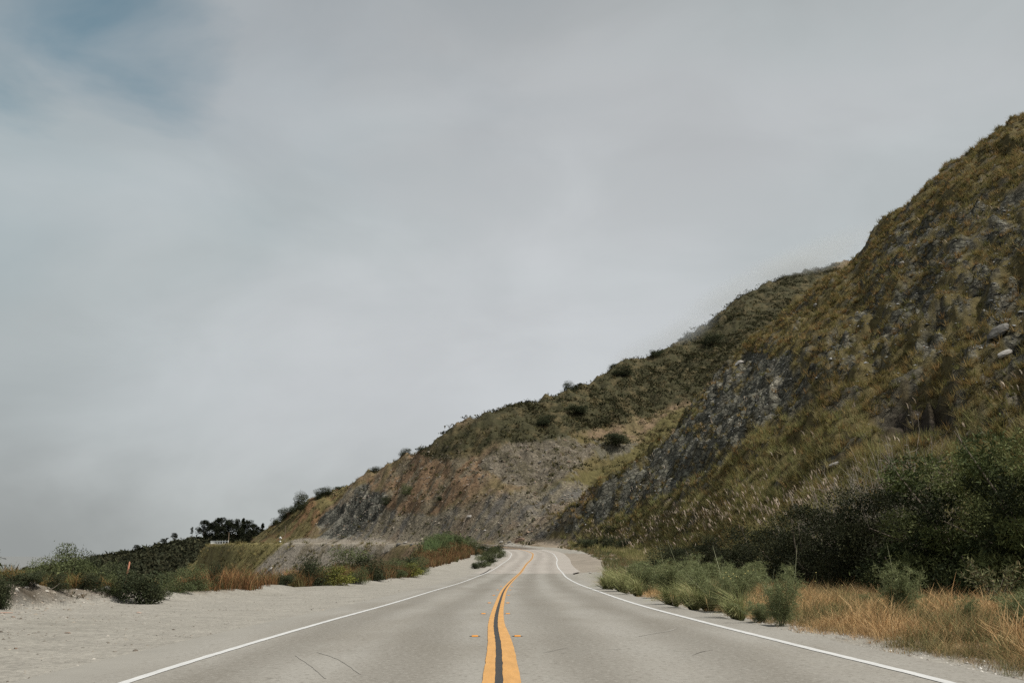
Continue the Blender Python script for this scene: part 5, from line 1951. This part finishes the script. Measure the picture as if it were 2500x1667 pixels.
x, y, z = drop(15, 1497, 10)
stick([(x - .12, y, z + .015), (x, y + .02, z + .02), (x + .13, y + .03, z + .015)], .013, M_pink, 'short pinkish stick lying on the turnout at the left edge')
x, y, z = drop(130, 1440, 15)
stick([(x - .09, y - .05, z + .01), (x + .02, y, z + .06), (x + .14, y + .03, z + .17)], .007, M_wood, 'thin pale stick leaning on the face of the earth bank')
for px, py, L_, lb in ((1137, 1292, 5.5, 'pale dead stem standing on the cut slope above the tall grass'), (1160, 1316, 3.4, 'short pale dead stem at the foot of the cut slope')):
    x, y, z = drop(px, py, 180)
    stick([(x - .9, y, z), (x - .2, y, z + L_ * .45), (x + .9, y + .5, z + L_ * .8)], .09, M_wood, lb)
x, y, z = drop(1189, 1386, 60)
stick([(x - .9, y, z + .05), (x - .1, y + .1, z + .1), (x + .9, y - .4, z + .06)], .05, M_bark, 'small fallen branch on the pavement beside the tar seam')

# ------------------------------------------------------------------ orange stake, poles, sign, guard rail
M_stake = mat('orange_stake', (.42, .19, .12), .85, var=.2, vscale=20)
x, y, z = px_at(307, 29.6)
V = []
for zz_, xo in ((-.1, 0), (.86, .13)):
    V += [(xo - .022, -.012, zz_), (xo + .022, -.012, zz_), (xo + .022, .012, zz_), (xo - .022, .012, zz_)]
V += [(.13, 0, .90)]
Fq = [(0, 1, 5), (0, 5, 4), (1, 2, 6), (1, 6, 5), (2, 3, 7), (2, 7, 6), (3, 0, 4), (3, 4, 7), (4, 5, 8), (5, 6, 8), (6, 7, 8), (7, 4, 8)]
obj('survey_stake', mesh_np('survey_stake', np.array(V), np.array(Fq), [M_stake]), loc=(x, y, z), label='leaning orange wooden stake on the turnout bank beside the blackish bush', cat='stake')

M_pole = mat('pole_wood', (.20, .155, .115), .9, var=.15, vscale=3)
M_metal = mat('galvanised', (.40, .41, .41), .5, var=.1)
M_sign = mat('sign_face', (.62, .63, .60), .6)
M_mark = mat('sign_mark', (.05, .05, .05), .6)
for px, top, d_, lb in ((559, 1300, 372, 'wooden pole at the outer edge of the far road, where it leaves the view'), (697, 1284, 322, 'slim wooden pole beside the small road sign')):
    X, Y, ZZ = unproj(px, top, d_)
    g0 = float(gz(X, Y))
    V, Fc, Cc = tube([(0, 0, -1), (0, 0, (ZZ - g0) * .5), (0.02, 0, ZZ - g0)], .17 if px < 600 else .10, .11 if px < 600 else .07, 8)
    e = obj('utility_pole', None, loc=(X, Y, g0), label=lb, cat='pole')
    obj('shaft', mesh_np('pole_shaft', V, Fc, [M_pole], True), e)
    cp = box_me('pole_cap', .3, .3, .12, .7, M_pole)
    c_ = obj('cap', cp, e)
    c_.location = (0.02, 0, ZZ - g0)

X, Y, ZZ = unproj(684, 1326, 327)
g0 = float(gz(X, Y))
e = obj('road_sign', None, loc=(X, Y, g0), label='pale diamond road sign with a small plate below it, beside the far road', cat='road sign')
zt = unproj(684, 1309, 327)[2] - g0
V, Fc, Cc = tube([(0, 0, -.5), (0, 0, zt * .5), (0, 0, zt)], .05, .05, 6)
obj('post', mesh_np('sign_post', V, Fc, [M_metal]), e)


def plate(pts, th_, z0, mt, nm):
    n = len(pts)
    V = [(p[0], -th_, p[1] + z0) for p in pts] + [(p[0], th_, p[1] + z0) for p in pts]
    Fq = [(0, i, i + 1) for i in range(1, n - 1)] + [(n, n + i + 1, n + i) for i in range(1, n - 1)]
    for i in range(n):
        j = (i + 1) % n
        Fq += [(i, n + i, n + j), (i, n + j, j)]
    return mesh_np(nm, np.array(V, float), np.array(Fq), [mt])


zc_ = unproj(684, 1313, 327)[2] - g0
zp_ = unproj(684, 1322, 327)[2] - g0
o = obj('diamond_panel', plate([(-.52, 0), (0, -.52), (.52, 0), (0, .52)], .02, 0, M_sign, 'diamond_panel'), e)
o.location = (0, -.08, zc_)
mk = obj('arrow_mark', plate([(-.05, -.2), (.05, -.2), (.05, .05), (.14, .05), (0, .24), (-.14, .05), (-.05, .05)], .004, 0, M_mark, 'arrow_mark'), o)
mk.location = (0, -.03, 0)
o = obj('advisory_plate', plate([(-.27, -.27), (.27, -.27), (.27, .27), (-.27, .27)], .02, 0, M_sign, 'advisory_plate'), e)
o.location = (0, -.08, zp_)

# guard rail round the headland
P_ = [road_pt(np.array([s_]), -5.0)[0] for s_ in np.arange(s_at_y(237) + 128, s_at_y(237) + 200, 4.0)]
P_ = np.array(P_)
P_[:, 2] = gz(P_[:, 0], P_[:, 1])
e = obj('guard_rail', None, loc=tuple(P_[0]), label='low guard rail on white posts round the headland of the far road', cat='guard rail')
Lr = []
for p in P_:
    q_ = p - P_[0]
    V, Fc, Cc = tube([(q_[0], q_[1], q_[2] - .2), (q_[0], q_[1], q_[2] + .5), (q_[0], q_[1], q_[2] + .95)], .11, .11, 5)
    obj('post', mesh_np('rail_post', V, Fc, [M_sign]), e)
    Lr.append((q_[0], q_[1], q_[2] + .62))
A = np.array(Lr)
V = np.concatenate([A + [0, 0, .15], A - [0, 0, .15], A + [0, .05, .15], A + [0, .05, -.15]])
n = len(A)
i = np.arange(n - 1)
Fq = np.concatenate([np.stack([i, i + 1, n + i + 1, n + i], -1), np.stack([2 * n + i, 3 * n + i, 3 * n + i + 1, 2 * n + i + 1], -1), np.stack([i, 2 * n + i, 2 * n + i + 1, i + 1], -1)])
obj('rail', mesh_np('rail', V, Fq, [M_metal]), e)

# ------------------------------------------------------------------ fog touching the ridge
bm_ = __import__('bmesh').new()
__import__('bmesh').ops.create_icosphere(bm_, subdivisions=4, radius=1)
me = bpy.data.meshes.new('fog')
bm_.to_mesh(me)
bm_.free()
M_fog = bpy.data.materials.new('fog')
M_fog.use_nodes = True
t = NT(M_fog.node_tree)
t.n.clear()
out = t.new('ShaderNodeOutputMaterial')
pv = t.new('ShaderNodeVolumePrincipled')
pv.inputs['Color'].default_value = (.70, .725, .735, 1)
pv.inputs['Anisotropy'].default_value = .2
tcn = t.new('ShaderNodeTexCoord')
ln_ = t.new('ShaderNodeVectorMath', operation='LENGTH')
t.link(tcn.outputs['Object'], ln_.inputs[0])
gp_ = t.new('ShaderNodeNewGeometry')
nn = t.noise(gp_.outputs['Position'], .022, 3, .55)
fo = t.math('MULTIPLY', t.ramp(ln_.outputs['Value'], 1.0, .15), t.ramp(nn, .30, .62, .2, 1.0))
t.link(t.math('MULTIPLY', fo, .036), pv.inputs['Density'])
t.link(pv.outputs[0], out.inputs['Volume'])
me.materials.append(M_fog)
for px, row, d_, sx, sy, sz, rot, lb in ((1905, 672, 600, 80, 60, 13, .40, 'low cloud brushing the ridge top'), (1612, 838, 445, 34, 30, 8, .45, 'thin wisp of fog on the skyline by the lone bush')):
    X, Y, ZZ = unproj(px, row, d_)
    o = obj('fog', me, loc=(X, Y, ZZ), sc=(sx, sy, sz), kind='stuff', label=lb)
    o.rotation_euler = (0, -rot, 0)
scene.cycles.volume_step_rate = 2.0
scene.cycles.volume_max_steps = 64
